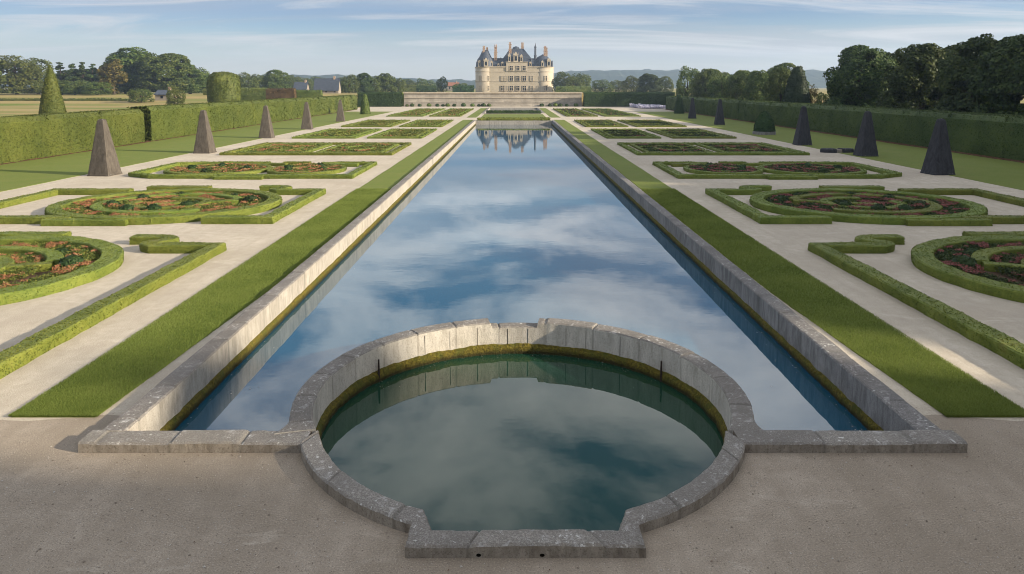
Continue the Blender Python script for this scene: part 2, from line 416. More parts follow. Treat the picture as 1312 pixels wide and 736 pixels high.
# ------------------------------------------------------------------ trees
def crown_mesh(name, kind, H, R, mat, seed, n=8000, leaf=None):
    g = np.random.default_rng(seed)
    leaf = leaf or (.017 if n > 10000 else .022) * H
    L = []
    if kind == 'broad':
        for i in range(36):
            d = g.normal(0, 1, 3); d /= np.linalg.norm(d); d[2] = abs(d[2]) * 1.0 - .35 * (i % 3 == 0)
            rad = R * g.uniform(.17, .40)
            L.append((np.array([d[0] * (R - rad) * g.uniform(.75, 1.05), d[1] * (R - rad) * g.uniform(.75, 1.05), H * .52 + d[2] * (H * .47 - rad)]), rad))
        L.append((np.array([0, 0, H * .5]), R * .68))
        for i in range(11):
            a = i * 2.4; L.append((np.array([math.cos(a) * R * .6, math.sin(a) * R * .6, H * g.uniform(.12, .32)]), R * .36))
    elif kind == 'round':
        for i in range(14):
            d = g.normal(0, 1, 3); d /= np.linalg.norm(d)
            rad = R * g.uniform(.36, .5)
            L.append((np.array([d[0] * (R - rad), d[1] * (R - rad), H * .52 + d[2] * (H * .46 - rad)]), rad))
        L.append((np.array([0, 0, H * .45]), R * .74))
        for i in range(7):
            a = i * 2.4; L.append((np.array([math.cos(a) * R * .5, math.sin(a) * R * .5, H * g.uniform(.10, .25)]), R * .42))
    elif kind == 'column':
        for i in range(20):
            z = g.uniform(.1, .93); w = math.sin(min(1, (1 - z) * 2.2 + .12) * PI / 2) * (.65 + .35 * min(1, z * 4))
            a = g.uniform(0, 2 * PI); rad = R * w * .55
            L.append((np.array([math.cos(a) * R * w * .5, math.sin(a) * R * w * .5, H * z]), max(.25, rad)))
    elif kind == 'conifer':
        for i in range(44):
            z = g.uniform(.10, .985) ; w = (1 - z) * .95 + .05
            a = g.uniform(0, 2 * PI); rad = R * (.12 + .26 * w)
            L.append((np.array([math.cos(a) * R * w * .72, math.sin(a) * R * w * .72, H * z - .02 * H]), rad))
    C = np.array([l[0] for l in L]); r = np.array([l[1] for l in L])
    w = r ** 2; k = g.choice(len(L), n * 3, p=w / w.sum())
    d = g.normal(0, 1, (n * 3, 3)); d /= np.linalg.norm(d, axis=1)[:, None]
    if kind == 'conifer': d[:, 2] *= .55
    X = C[k] + d * r[k][:, None] * (1 - .32 * g.random((n * 3, 1)) ** 2)
    keep = np.ones(len(X), bool)
    for c, q in L: keep &= ~(np.linalg.norm(X - c, axis=1) < q * .62)
    keep &= vnoise(X, 3.2 / R, seed % 97) > -.33                  # gaps
    keep &= X[:, 2] > .03 * H
    X, d = X[keep][:n], d[keep][:n]
    global rng
    keepr, rng = rng, g
    V, Fq = leaf_faces(X, d + np.array([0, 0, .35]), leaf, .65, .7)
    rng = keepr
    mb = MB(); mb.add(V, Fq)
    return mb.mesh(name, mat)
def trunk_mesh(name, H, R, seed):
    g = np.random.default_rng(seed); mb = MB(); r = .028 * H
    mb.tube((0, 0, -.3), (0, 0, .05 * H), r * 1.5, r, 9); mb.tube((0, 0, .05 * H), (.01 * H, 0, .45 * H), r, r * .7, 9); mb.tube((.01 * H, 0, .45 * H), (0, .01 * H, .8 * H), r * .7, r * .2, 7)
    for i in range(9):
        a = i * 2.4 + g.uniform(-.3, .3); z = H * g.uniform(.2, .6); q = R * g.uniform(.45, .75)
        m = (math.cos(a) * q * .5, math.sin(a) * q * .5, z + .10 * H)
        mb.tube((0, 0, z), m, r * .45, r * .28, 6); mb.tube(m, (math.cos(a) * q, math.sin(a) * q, z + .17 * H), r * .28, r * .08, 5)
    return mb.mesh(name, M['bark'])
LIB = {}
def tree_lib(key, kind, H, R, mat, n=8000):
    for v in range(3):
        LIB[key, v] = (crown_mesh('crown', kind, H, R, M[mat], hash_(key) + v * 7, n), trunk_mesh('trunk', H, R, v + 3), H, R)
def hash_(s): return sum((i + 1) * ord(c) for i, c in enumerate(s)) % 9973
tree_lib('oak_dark', 'broad', 20, 9, 'tree_dark', 30000)
tree_lib('oak_mid', 'broad', 20, 9, 'tree_mid', 22000)
tree_lib('round_mid', 'round', 14, 7, 'tree_mid', 6500)
tree_lib('round_light', 'round', 14, 7, 'tree_light', 6500)
tree_lib('column_gold', 'column', 16, 3.6, 'tree_gold', 3500)
tree_lib('bush_gold', 'round', 12, 6, 'tree_gold', 4000)
tree_lib('conifer', 'conifer', 18, 4.5, 'tree_dark', 5000)
ntree = [0]
def tree(key, X, Y, z, height, width, label, group, name='tree', cat='tree'):
    i = ntree[0]; ntree[0] += 1
    cm, tm, H, R = LIB[key, i % 3]
    e = empty(name, (X, Y, z), label, cat, group, rz=(i * 1.7) % 6.28)
    s = (width / (2 * R), width / (2 * R), height / H)
    for nm, me in (('crown', cm), ('trunk', tm)):
        o = link(nm, me, e); o.scale = s
    return e

# ------------------------------------------------------------------ terrain
WALL_Y = 262.0
def sstep(a, b, x): x = min(1, max(0, (x - a) / (b - a))); return x * x * (3 - 2 * x)
def ground_z(x, y):
    z = 5.0 * sstep(WALL_Y, WALL_Y + (2 if abs(x) < 60 else 110), y)
    if abs(x) < 60: z -= 1.5 * sstep(WALL_Y + 4, WALL_Y + 40, y)
    elif y > 280: z = min(z, 3.5)
    if y < WALL_Y: z = 0.0
    return z
mb = MB()
xs = [-3400, -2000, -1200, -800, -500, -350, -260, -200, -150, -110, -80, -60, -53, 53, 60, 80, 110, 150, 200, 260, 350, 500, 800, 1200, 2000, 3400]
ys = [-300, -150, -60, 0, 60, 120, 180, 230, WALL_Y, WALL_Y + 2, WALL_Y + 12, 290, 310, 330, 350, 372, 400, 500, 700, 1000, 1500, 2200, 3400]
I = {}
V, Fq = [], []
for j, y in enumerate(ys):
    for i, x in enumerate(xs):
        I[i, j] = len(V); V.append((x, y, ground_z(x, y) if y > WALL_Y else 0))
for j in range(len(ys) - 1):
    for i in range(len(xs) - 1):
        if xs[i] == -53 and -60 <= ys[j] < WALL_Y: continue
        Fq.append((I[i, j], I[i + 1, j], I[i + 1, j + 1], I[i, j + 1]))
mb.add(V, Fq); tag(mb.build('ground', M['meadow']), kind='structure')

# gravel floor of the garden, with the canal and basin left open
CH = 8.15                       # half width to the middle of the canal coping
def arc(cy, R, a0, a1, n, cx=0.0):
    return [(cx + R * math.sin(t), cy + R * math.cos(t)) for t in np.linspace(a0, a1, n)]
FC, FR_I, FR_O = 14.8, 4.24, 4.64        # front arc of the basin
BC, BR_I, BR_O = 15.51, 4.55, 5.02        # rear arc of the basin
fm = (FR_I + FR_O) / 2
a_wall = math.acos((13.28 - FC) / fm); a_notch = math.acos((10.68 - FC) / fm)
front_edge = [(-CH, 13.28)] + arc(FC, fm, -a_wall, -a_notch, 24) + [(-1.62, 10.15), (1.62, 10.15)] + arc(FC, fm, a_notch, a_wall, 24) + [(CH, 13.28)]
mb = MB()
CE, PY0, PY1 = 147.2, 192.0, 240.0       # canal end, far pond
wav = [(x, 14.42 + .12 * math.sin(x * .9) + .10 * math.sin(x * 2.3)) for x in np.linspace(CH, 53, 60)]
front = [(-53, -60), (53, -60)] + wav[::-1] + [(CH, 13.28)] + front_edge[::-1][1:-1] + [(-CH, 13.28)] + [(-x, y) for x, y in wav]
tag(MB().ngon([(x, y, 0) for x, y in front]).build('forecourt', M['sand']), kind='structure')
for s in (-1, 1):
    q = [(s * x, y, 0) for x, y in wav] + [(s * 53, WALL_Y, 0), (s * CH, WALL_Y, 0)]
    mb.ngon(q if s > 0 else q[::-1])
mb.ngon([(-CH, CE + .2, 0), (CH, CE + .2, 0), (CH, PY0, 0), (-CH, PY0, 0)])
mb.ngon([(-CH, PY1, 0), (CH, PY1, 0), (CH, WALL_Y, 0), (-CH, WALL_Y, 0)])
tag(mb.build('gravel_path', M['gravel']), kind='structure')

# ------------------------------------------------------------------ water
ZW = -0.70
mb = MB()
ring_m = (BR_I + BR_O) / 2
ab = math.acos((13.3 - BC) / ring_m)
back_arc = arc(BC, ring_m, -ab, ab, 60)
mb.ngon([(x, y, ZW) for x, y in [(-8.1, 13.3)] + back_arc + [(8.1, 13.3), (8.1, CE + .2), (-8.1, CE + .2)]][::-1])
tag(mb.build('canal_water', M['canal_water']), kind='structure')
mb = MB()
mb.ngon([(x, y, ZW) for x, y in arc(FC, fm, -a_wall, -a_notch, 24) + [(-1.62, 10.15), (1.62, 10.15)] + arc(FC, fm, a_notch, a_wall, 24) + back_arc[::-1]])
tag(mb.build('basin_water', M['basin_water']), kind='structure')
mb = MB(); mb.ngon([(-CH, PY0, -.25), (CH, PY0, -.25), (CH, PY1, -.25), (-CH, PY1, -.25)])
tag(mb.build('pond_water', M['canal_water']), kind='structure')

# ------------------------------------------------------------------ stone walls of the canal and the basin
def poly_resample(pts, step):
    return smooth_path(pts, step)
def wall_sweep(inner, outer, ztop, zin, zout, mat, name, seed, parent=None, chip=1.0, joint=1.6, ends=True):
    """coping wall between two matched 2-D polylines (inner = water side)"""
    inner, outer = np.array(inner), np.array(outer)
    n = len(inner); b = .035
    d = outer - inner; w = np.linalg.norm(d, axis=1); dn = d / w[:, None]
    zt = np.full(n, ztop) if np.isscalar(ztop) else np.array(ztop)
    s = np.concatenate([[0], np.cumsum(np.linalg.norm(np.diff((inner + outer) / 2, axis=0), axis=1))])
    # block joints: shallow V grooves across the top
    jit = np.array([joint * (k + .35 * math.sin(k * 12.9898 + seed)) for k in range(int(s[-1] / joint) + 2)])
    gd = np.abs(s[:, None] - jit[None]).min(1); groove = np.clip(1 - gd / .045, 0, 1) * .03
    hb = np.array([.007 * math.sin(np.searchsorted(jit, q) * 78.2 + seed) * 1.4 for q in s])      # each block sits a little different
    rows = []
    def row(off, z, g=1.0):
        p = inner + dn * np.clip(off, 0, None)[:, None] if np.ndim(off) else inner + dn * off
        return np.column_stack([p, z - groove * g])
    N = n
    rows.append(np.column_stack([inner, np.full(N, zin)]))
    for f in (.35, .7): rows.append(np.column_stack([inner, zin + (zt - b - zin) * f]))
    rows.append(row(0, zt - b + hb)); rows.append(row(b, zt + hb))
    for f in (.25, .5, .75): rows.append(np.column_stack([inner + d * f, zt + hb + .006 - groove]))
    rows.append(np.column_stack([outer - dn * b, zt + hb - groove])); rows.append(np.column_stack([outer, zt - b + hb]))
    rows.append(np.column_stack([outer, (zt - b) * .5 + zout * .5])); rows.append(np.column_stack([outer, np.full(N, zout)]))
    G = np.stack(rows, 1)
    amp = np.array([0, .4, .5, 1.3, 1.0, .6, .6, .6, 1.0, 1.5, .6, 0])[None, :, None] * .0042 * chip
    nz = np.stack([vnoise(G, 5, seed + k) + .7 * vnoise(G, 13, seed + k + 5) for k in range(3)], -1)
    G = G + nz * amp
    mb = MB(); mb.grid(G)
    if ends:
        mb.add(G[0], [list(range(G.shape[1]))]); mb.add(G[-1], [list(range(G.shape[1]))[::-1]])
    o = mb.build(name, mat, parent)
    bi = np.array([np.searchsorted(jit, q) for q in s]); tone = .5 + .5 * np.sin(bi * 91.7 + seed * 3.1)
    for nm, v in (('block_tone', tone), ('joint', np.clip(1.6 - gd / .022, 0, 1))):
        full = np.concatenate([np.repeat(v, G.shape[1]), np.zeros(len(o.data.vertices) - n * G.shape[1])]) if len(o.data.vertices) >= n * G.shape[1] else np.repeat(v, G.shape[1])
        at = o.data.attributes.new(nm, 'FLOAT', 'POINT'); at.data.foreach_set('value', full.astype(np.float32))
    return o
def moss_band(inner, outer, parent, seed, ztop=-.48, depth=.07):
    """slimy ledge of moss along the waterline"""
    inner, outer = np.array(inner), np.array(outer); d = inner - outer; dn = d / np.linalg.norm(d, axis=1)[:, None]
    rows = [np.column_stack([inner - dn * .05, np.full(len(inner), ztop + .05)]), np.column_stack([inner + dn * .02, np.full(len(inner), ztop + .02)]),
            np.column_stack([inner + dn * depth * .8, np.full(len(inner), ztop - .06)]), np.column_stack([inner + dn * depth, np.full(len(inner), ztop - .15)]), np.column_stack([inner + dn * depth, np.full(len(inner), -1.2)])]
    G = np.stack(rows, 1); nz = np.stack([vnoise(G, 4, seed) + .8 * vnoise(G, 14, seed + 1), vnoise(G, 6, seed + 2), 1.5 * vnoise(G, 2.2, seed + 3) + vnoise(G, 11, seed + 4)], -1) * .02
    nz[:, -1] = 0
    mb = MB(); mb.grid(G + nz); return mb.build('moss_band', M['moss'], parent)

CW_I, CW_O = 7.9, 8.4
def canal_ys():                       # stations get coarser with distance
    y, out = 13.5, []
    while y < CE: out.append(y); y += .05 + .0045 * (y - 13) ** 1.15
    return out + [CE]
ysn = canal_ys()
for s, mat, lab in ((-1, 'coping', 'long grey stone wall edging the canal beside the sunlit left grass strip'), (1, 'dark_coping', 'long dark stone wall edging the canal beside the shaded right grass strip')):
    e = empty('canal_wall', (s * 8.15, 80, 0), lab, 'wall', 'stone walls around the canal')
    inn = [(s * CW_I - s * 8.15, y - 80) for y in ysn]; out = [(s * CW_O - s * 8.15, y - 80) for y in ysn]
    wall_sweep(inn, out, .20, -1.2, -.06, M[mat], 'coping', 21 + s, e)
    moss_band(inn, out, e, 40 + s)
# far end wall
e = empty('canal_wall', (0, CE, 0), 'low pale stone kerb closing the far end of the canal', 'wall', 'stone walls around the canal')
xs_ = np.linspace(-7.9, 7.9, 90)
wall_sweep([(x, 0) for x in xs_], [(x, .45) for x in xs_], .12, -1.2, -.06, M['coping'], 'coping', 55, e)
# front straight walls
for s, lab in ((-1, 'straight low stone wall between the left canal corner and the round basin'), (1, 'straight low stone wall between the right canal corner and the round basin')):
    e = empty('canal_wall', (s * 6.4, 13.3, 0), lab, 'wall', 'stone walls around the canal')
    xx = np.linspace(8.55, 4.20, 90)
    zt = np.full(len(xx), .204)
    inn = [(s * x - s * 6.4, .26 if x < 8.35 else .26) for x in xx]; out = [(s * x - s * 6.4, -.28) for x in xx]
    wall_sweep(inn, out, zt, -1.2, -.06, M['front_coping'], 'coping', 60 + s, e, chip=1.5)
# rear ring of the basin, with the lowered spillway in the middle
root = empty('basin_wall', (0, BC, 0), 'curved pale stone wall standing in the water behind the round basin, with a spillway notch', 'wall', 'stone walls around the round basin')
a_end = math.acos((13.36 - BC) / BR_O)
A = np.linspace(-a_end, a_end, 420)
flare = np.clip((np.abs(A) - (a_end - .16)) / .16, 0, 1) ** 2 * .42
inn = [(BR_I * math.sin(a), BR_I * math.cos(a)) for a in A]
inn = [(x, y) for x, y in inn]
out = [((BR_O + f) * math.sin(a), (BR_O) * math.cos(a)) for a, f in zip(A, flare)]
xm = np.array([o[0] for o in out])
gap = (xm > -.93) & (xm < .60)
zt = np.where(gap, .085, .207)
out = [(o[0] * (1 - .018 * g), o[1] - .09 * g) for o, g in zip(out, gap)]
wall_sweep(inn, out, zt, -1.25, -1.2, M['basin_stone'], 'coping', 71, root, chip=1.2, joint=1.35)
moss_band(inn, out, root, 81, -.46, .10)
for a, h in ((-.98, .36), (.98, .32)):
    r = BR_I - .085
    mb = MB(); x, y = r * math.sin(a), r * math.cos(a)
    mb.frustum(x, y, -.95, -.46 + h, .035, .03, .018, .018)
    mb.build('iron_stake', M['iron'], root)
for a in (-.62, -.45, -.27, .055, .30, .43, .66, -.075):      # open joints between the blocks
    r = BR_I - .004
    mb = MB(); c, s_ = math.cos(a), math.sin(a)
    P = [((r + dr) * s_ + tt * c, (r + dr) * c - tt * s_) for dr, tt in ((-.002, -.006), (-.002, .006), (.05, .006), (.05, -.006))]
    z0, z1 = -.44, (.02 if abs(a) < .19 else .10)
    mb.add([(x, y, z0) for x, y in P] + [(x, y, z1) for x, y in P], [(0,1,5,4),(1,2,6,5),(2,3,7,6),(3,0,4,7),(4,5,6,7),(3,2,1,0)])
    mb.build('open_joint', M['hole'], root)
# front arc with the squared apron
root = empty('basin_wall', (0, 10.5, 0), 'low grey stone kerb curving round the near side of the basin to a squared apron', 'wall', 'stone walls around the round basin')
aw = math.acos((13.02 - FC) / FR_O); an_i = math.acos((10.89 - FC) / FR_I); an_o = math.acos((10.52 - FC) / FR_O)
def seam(p, q, n): return [tuple(np.array(p) * (1 - t) + np.array(q) * t) for t in np.linspace(0, 1, n, endpoint=False)]
na = 120
ai0 = math.acos((13.55 - FC) / FR_I)
pi_l = [(FR_I * math.sin(t), FC + FR_I * math.cos(t)) for t in np.linspace(-ai0, -an_i, na)]
po_l = [(FR_O * math.sin(t), FC + FR_O * math.cos(t)) for t in np.linspace(-aw, -an_o, na)]
po_l[0:6] = seam((-4.28, 13.05), po_l[6], 6)
ci, co = pi_l[-1], po_l[-1]
side_i = seam(ci, (-1.44, 10.34), 24); side_o = seam(co, (-1.80, 9.95), 24)
mid_i = seam((-1.44, 10.34), (1.44, 10.34), 100); mid_o = seam((-1.80, 9.95), (1.80, 9.95), 100)
left_i, left_o = pi_l[:-1] + side_i, po_l[:-1] + side_o
mir = lambda L: [(-x, y) for x, y in L[::-1]]
I_ = left_i + mid_i + [(1.44, 10.34)] + mir(left_i)[0:]
O_ = left_o + mid_o + [(1.80, 9.95)] + mir(left_o)[0:]
I_ = [(x, y - 10.5) for x, y in I_]; O_ = [(x, y - 10.5) for x, y in O_]
wall_sweep(I_, O_, .208, -1.2, -.06, M['front_coping'], 'coping', 91, root, chip=1.7, joint=1.9)
for x in (-.70, .25):
    mb = MB(); a = np.linspace(0, 2 * PI, 12, endpoint=False)
    mb.add([(x + .036 * math.cos(q), 9.95 - 10.5 - .012, .05 + .022 * math.sin(q)) for q in a] + [(x + .036 * math.cos(q), 9.95 - 10.5 + .04, .05 + .022 * math.sin(q)) for q in a],
           [(i, (i + 1) % 12, 12 + (i + 1) % 12, 12 + i) for i in range(12)])
    mb.ngon([(x + .036 * math.cos(q), 9.95 - 10.5 - .012, .05 + .022 * math.sin(q)) for q in a])
    mb.build('drain_hole', M['hole'], root)

# fallen leaves blown against the kerbs
n = 70
lx = rng.uniform(-14, 14, n); ly = 9.4 + 7 * rng.random(n); k = rng.random(n) < .45
ly[k] = 12.95 - rng.exponential(.18, k.sum()); lx[k] = np.where(rng.random(k.sum()) < .5, -1, 1) * rng.uniform(4.9, 8.8, k.sum())
ok = ~(((np.abs(lx) < 8.5) & (ly > 12.98)) | (np.hypot(lx, ly - FC) < FR_O + .06) | ((np.abs(lx) < 1.9) & (ly > 9.85)))
V, Fq = leaf_faces(np.column_stack([lx, ly, np.full(n, .012)])[ok], np.tile((0, 0, 1.0), (ok.sum(), 1)), .022, .25)
mb = MB(); mb.add(V, Fq); tag(mb.build('fallen_leaves', M['litter']), 'dry fallen leaves scattered over the forecourt', 'leaves', kind='stuff')
# bits of scum and fallen leaves afloat
n = 90
a = rng.uniform(-1.15, 1.15, n); q = BR_I - .12 - rng.exponential(.22, n)
X3 = np.column_stack([q * np.sin(a), BC + q * np.cos(a), np.full(n, ZW + .006)])
V, Fq = leaf_faces(X3, np.tile((0, 0, 1.0), (n, 1)), .016, .05)
mb = MB(); mb.add(V, Fq)
n = 260
yq = 14 + 90 * rng.random(n) ** 1.6; sd_ = np.where(rng.random(n) < .5, -1, 1); xq = sd_ * (7.78 - rng.exponential(.25, n))
V, Fq = leaf_faces(np.column_stack([xq, yq, np.full(n, ZW + .006)]), np.tile((0, 0, 1.0), (n, 1)), .025, .05); mb.add(V, Fq)
tag(mb.build('floating_leaves', M['pebble']), 'specks of scum and leaves afloat along the walls', 'leaves', kind='stuff')
# ------------------------------------------------------------------ lawns
def lawn(name, quads, z=.025, wob=.03):
    mb = MB()
    for x0, x1, y0, y1 in quads:
        ny = max(2, int((y1 - y0) / .5)); yy = np.linspace(y0, y1, ny)
        wl = vnoise(np.column_stack([yy * 0 + x0, yy, yy * 0]), .9, 3) * wob; wr = vnoise(np.column_stack([yy * 0 + x1, yy, yy * 0]), .9, 8) * wob
        G = np.stack([np.column_stack([x0 + wl, yy, yy * 0 - .02]), np.column_stack([x0 + wl + .02, yy, yy * 0 + z]), np.column_stack([x1 + wr - .02, yy, yy * 0 + z]), np.column_stack([x1 + wr, yy, yy * 0 - .02])], 1)
        mb.grid(G)
        mb.add([G[0, 0], G[0, 1], G[0, 2], G[0, 3]], [(0, 1, 2, 3)])
    return tag(mb.build(name, M['lawn']), kind='structure')
GX0, GX1 = 9.1, 10.9
def verge_in(y): return 8.62 + .45 * np.clip((24 - y) / 9.5, 0, 1)
def verge(s, y0, y1):
    yy = np.concatenate([np.arange(y0, min(y1, 50), .12), np.arange(50, y1 + .1, 1.0)]) if y0 < 50 else np.arange(y0, y1 + .1, 1.0)
    Z0 = yy * 0
    a = verge_in(yy) + .05 * vnoise(np.column_stack([Z0 + s, yy, Z0]), .8, 3) + .03 * vnoise(np.column_stack([Z0 + s, yy, Z0]), 3.1, 4)
    b = GX1 + .05 * vnoise(np.column_stack([Z0 + s, yy, Z0]), .6, 8) + .025 * vnoise(np.column_stack([Z0 + s, yy, Z0]), 3.3, 9)
    G = np.stack([np.column_stack([s * a, yy, Z0 - .02]), np.column_stack([s * (a + .03), yy, Z0 + .025]), np.column_stack([s * (b - .03), yy, Z0 + .025]), np.column_stack([s * b, yy, Z0 - .02])], 1)
    mb = MB(); mb.grid(G if s > 0 else G[:, ::-1]); mb.add(G[0], [(0, 1, 2, 3)])
    return tag(mb.build('lawn', M['lawn']), kind='structure')
for s in (-1, 1):
    verge(s, 14.5, 153); verge(s, 165, 238)
    lawn('lawn', [(min(s * 34.6, s * 49.5), max(s * 34.6, s * 49.5), 6, 205)])
lawn('lawn', [(-7.6, 7.6, 160, 186)])
lawn('lawn', [(-7.9, 7.9, 148.3, 152.5)])
# short blades of grass on the near strips
for s in (-1, 1):
    n = 150000
    y = 14.5 + 34 * rng.random(n) ** 2.2
    x = (verge_in(y) - .03 + (GX1 + .06 - verge_in(y)) * rng.random(n)) * s
    h = rng.uniform(.025, .06, n) * (1 + (y - 14) * .02); wd = .004 + .0005 * (y - 13)
    a = rng.uniform(0, 2 * PI, n); ln = rng.normal(0, .022, (n, 2))
    B = np.column_stack([x, y, np.full(n, .02)])
    dx = np.column_stack([np.cos(a) * wd, np.sin(a) * wd, np.zeros(n)])
    V = np.stack([B - dx, B + dx, B + np.column_stack([ln, h])], 1).reshape(-1, 3)
    mb = MB(); mb.add(V, np.arange(3 * n).reshape(n, 3))
    tag(mb.build('grass', M['blade']), 'short mown grass blades on the %s canal verge' % ('left' if s < 0 else 'right'), 'grass', kind='stuff')

n = 16000
yy = 9.2 + 6 * rng.random(n) ** 1.3; xx = rng.uniform(-13, 13, n)
inside = (np.abs(xx) < 8.6) & (yy > 12.9) | (np.hypot(xx, yy - FC) < FR_O + .08) | ((np.abs(xx) < 1.9) & (yy > 9.85)) | ((np.abs(xx) > 9.0) & (yy > 14.4))
xx, yy = xx[~inside], yy[~inside]; n = len(xx); r = rng.uniform(.004, .012, n) * (1 + 1.0 * (rng.random(n) > .96))
oc = np.array([(1, 0, 0), (0, 1, 0), (-1, 0, 0), (0, -1, 0), (0, 0, .7), (0, 0, -.5)]) 
V = (oc[None] * rng.uniform(.7, 1.3, (n, 6, 1)) * r[:, None, None]); an = rng.uniform(0, PI, n)
V = np.stack([V[..., 0] * np.cos(an)[:, None] - V[..., 1] * np.sin(an)[:, None], V[..., 0] * np.sin(an)[:, None] + V[..., 1] * np.cos(an)[:, None], V[..., 2]], -1) + np.stack([xx, yy, r * .3], -1)[:, None]
fo = np.array([(0, 1, 4), (1, 2, 4), (2, 3, 4), (3, 0, 4), (1, 0, 5), (2, 1, 5), (3, 2, 5), (0, 3, 5)])
mb = MB(); mb.add(V.reshape(-1, 3), (fo[None] + 6 * np.arange(n)[:, None, None]).reshape(-1, 3))
tag(mb.build('pebbles', M['pebble']), 'loose small pebbles scattered over the sandy forecourt', 'pebbles', kind='stuff')

# ------------------------------------------------------------------ tall hedges
HX = 47.6
def tall_hedge(x0, y0, x1, y1, w, h, mat, label, group, seg=None):
    e = empty('clipped_hedge', ((x0 + x1) / 2, (y0 + y1) / 2, 0), label, 'hedge', group)
    cx, cy = (x0 + x1) / 2, (y0 + y1) / 2
    mb = MB(); mb_len = math.hypot(x1 - x0, y1 - y0)
    k = max(1, int(mb_len / 9)); V_, F_ = [], []
    for i in range(k):
        a, b = i / k, (i + 1) / k
        p = (x0 + (x1 - x0) * a - cx, y0 + (y1 - y0) * a - cy); q = (x0 + (x1 - x0) * b - cx, y0 + (y1 - y0) * b - cy)
        dist = max(45, math.hypot(p[0] + cx, p[1] + cy))
        me = hedge_mesh('foliage', [p, q], w, h, M[mat], dist, rough=1.1, step=1.0, dens=1.5, leafscale=1.0, tilt=.42)
        n = len(me.vertices); v = np.empty(n * 3, np.float32); me.vertices.foreach_get('co', v); v = v.reshape(-1, 3)
        p0 = [tuple(pl.vertices) for pl in me.polygons if pl.material_index == 0]; p1 = [tuple(pl.vertices) for pl in me.polygons if pl.material_index == 1 and len(pl.vertices) == 4]
        mb.add(v, p0, 0); mb.F.append((np.asarray(p1, int) + mb.n - n, 1)); bpy.data.meshes.remove(me)
    mb.build('foliage', [M[mat], BASE[M[mat].name]], e)
    return e
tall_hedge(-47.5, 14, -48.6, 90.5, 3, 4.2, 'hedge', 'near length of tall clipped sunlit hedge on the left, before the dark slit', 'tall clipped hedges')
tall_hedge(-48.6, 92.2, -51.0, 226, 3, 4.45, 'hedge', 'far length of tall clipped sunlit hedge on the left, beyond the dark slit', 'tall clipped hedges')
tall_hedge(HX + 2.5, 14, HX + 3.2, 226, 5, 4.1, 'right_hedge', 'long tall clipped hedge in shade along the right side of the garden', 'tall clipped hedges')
tall_hedge(-56, 258, -40.5, 258, 3, 5.2, 'dark_hedge', 'dark clipped hedge across the far end, left of the terrace wall', 'tall clipped hedges')
tall_hedge(25.5, 258, 58, 258, 3, 5.2, 'dark_hedge', 'dark clipped hedge across the far end, right of the terrace wall', 'tall clipped hedges')
# bare earth and dead leaves at the hedge foot
for s in (-1, 1):
    mb = MB(); yy = np.linspace(14, 224, 400)
    x0 = -46.0 - .0165 * (yy - 14) if s < 0 else 47.0 + .0033 * (yy - 14)
    w = .45 + .25 * vnoise(np.column_stack([yy, yy * 0, yy * 0]), .5, 2)
    inner = x0 + (w if s < 0 else .3 - w)
    G = np.stack([np.column_stack([x0 - .6 * (s < 0), yy, np.full(400, .10)]), np.column_stack([(inner + x0) / 2, yy, .06 + .05 * vnoise(np.column_stack([yy, yy, yy]), 1.1, 6)]), np.column_stack([inner, yy, np.full(400, .028)])], 1)
    if s > 0: G = np.stack([np.column_stack([x0 + .6, yy, np.full(400, .10)]), G[:, 1], G[:, 2]], 1)
    mb.grid(G); tag(mb.build('soil', M['litter']), 'strip of bare soil along the %s hedge foot' % ('left' if s < 0 else 'right'), 'soil', kind='stuff')

# ------------------------------------------------------------------ parterres (left side built, right side mirrored)
def fill_plants(parent, pts, dist, h=.28, flower=.45, seed=1, clump=.55):
    """bedding plants at 2-D points: leaf mounds with petals above"""
    pts = np.asarray(pts); P3 = np.column_stack([pts, np.zeros(len(pts))])
    cl = vnoise(P3, 1 / clump, seed)                         # clumps alternate between leaf and flower
    isf = cl > (1 - 2 * flower) * .8
    Ls = dist * .00125
    g = rng
    hh = h * (1 + .5 * vnoise(P3, 1 / .8, seed + 3)) 
    Z = hh * g.uniform(.15, 1.0, len(pts)) + .03
    X = np.column_stack([pts, Z])
    V, Fq = leaf_faces(X, np.tile((0, 0, 1.0), (len(X), 1)), Ls * 1.15, .8)
    mb = MB(); mb.add(V, Fq)
    o1 = mb.build('bedding_foliage', M['plant'], parent)
    k = np.where(isf)[0]; k = k[g.random(len(k)) < .75]
    Xf = np.column_stack([pts[k], hh[k] * g.uniform(.85, 1.15, len(k)) + .05])
    V, Fq = leaf_faces(Xf, np.tile((.15, -.3, 1.0), (len(Xf), 1)), Ls * .75, .5, .8)
    mb = MB(); mb.add(V, Fq)
    o2 = mb.build('flowers', M['petal_orange'], parent)
    tag(o1, kind='stuff'); tag(o2, kind='stuff'); return o1, o2
def soil_patch(parent, pts, z=.012):
    mb = MB(); mb.ngon([(x, y, z) for x, y in pts]); return mb.build('soil', M['soil'], parent)
def ell(cx, cy, a, b, n=56, t0=0, t1=2 * PI, end=False):
    return [(cx + a * math.cos(t), cy + b * math.sin(t)) for t in np.linspace(t0, t1, n, endpoint=end)]
def ann(cx, cy, a, b, r0, r1, n):
    r = np.sqrt(rng.uniform(r0 ** 2, r1 ** 2, n)); t = rng.uniform(0, 2 * PI, n)
    return np.column_stack([cx + a * r * np.cos(t), cy + b * r * np.sin(t)])
def rectpts(x0, x1, y0, y1, n): return np.column_stack([rng.uniform(x0, x1, n), rng.uniform(y0, y1, n)])
def shrub(parent, x, y, r, dist):
    me = topiary_mesh('shrub', [(r * .5, 0), (r * .85, r * .25), (r * .8, r * .5), (r * .6, r * .75), (r * .3, r * .9), (.02, r * .95)], M['dark_hedge'], dist * .0022, int(1100 * r * r * (40 / dist) ** 2) + 90, 12, .45)
    o = link('shrub', me, parent); o.location = (x, y, 0); return o
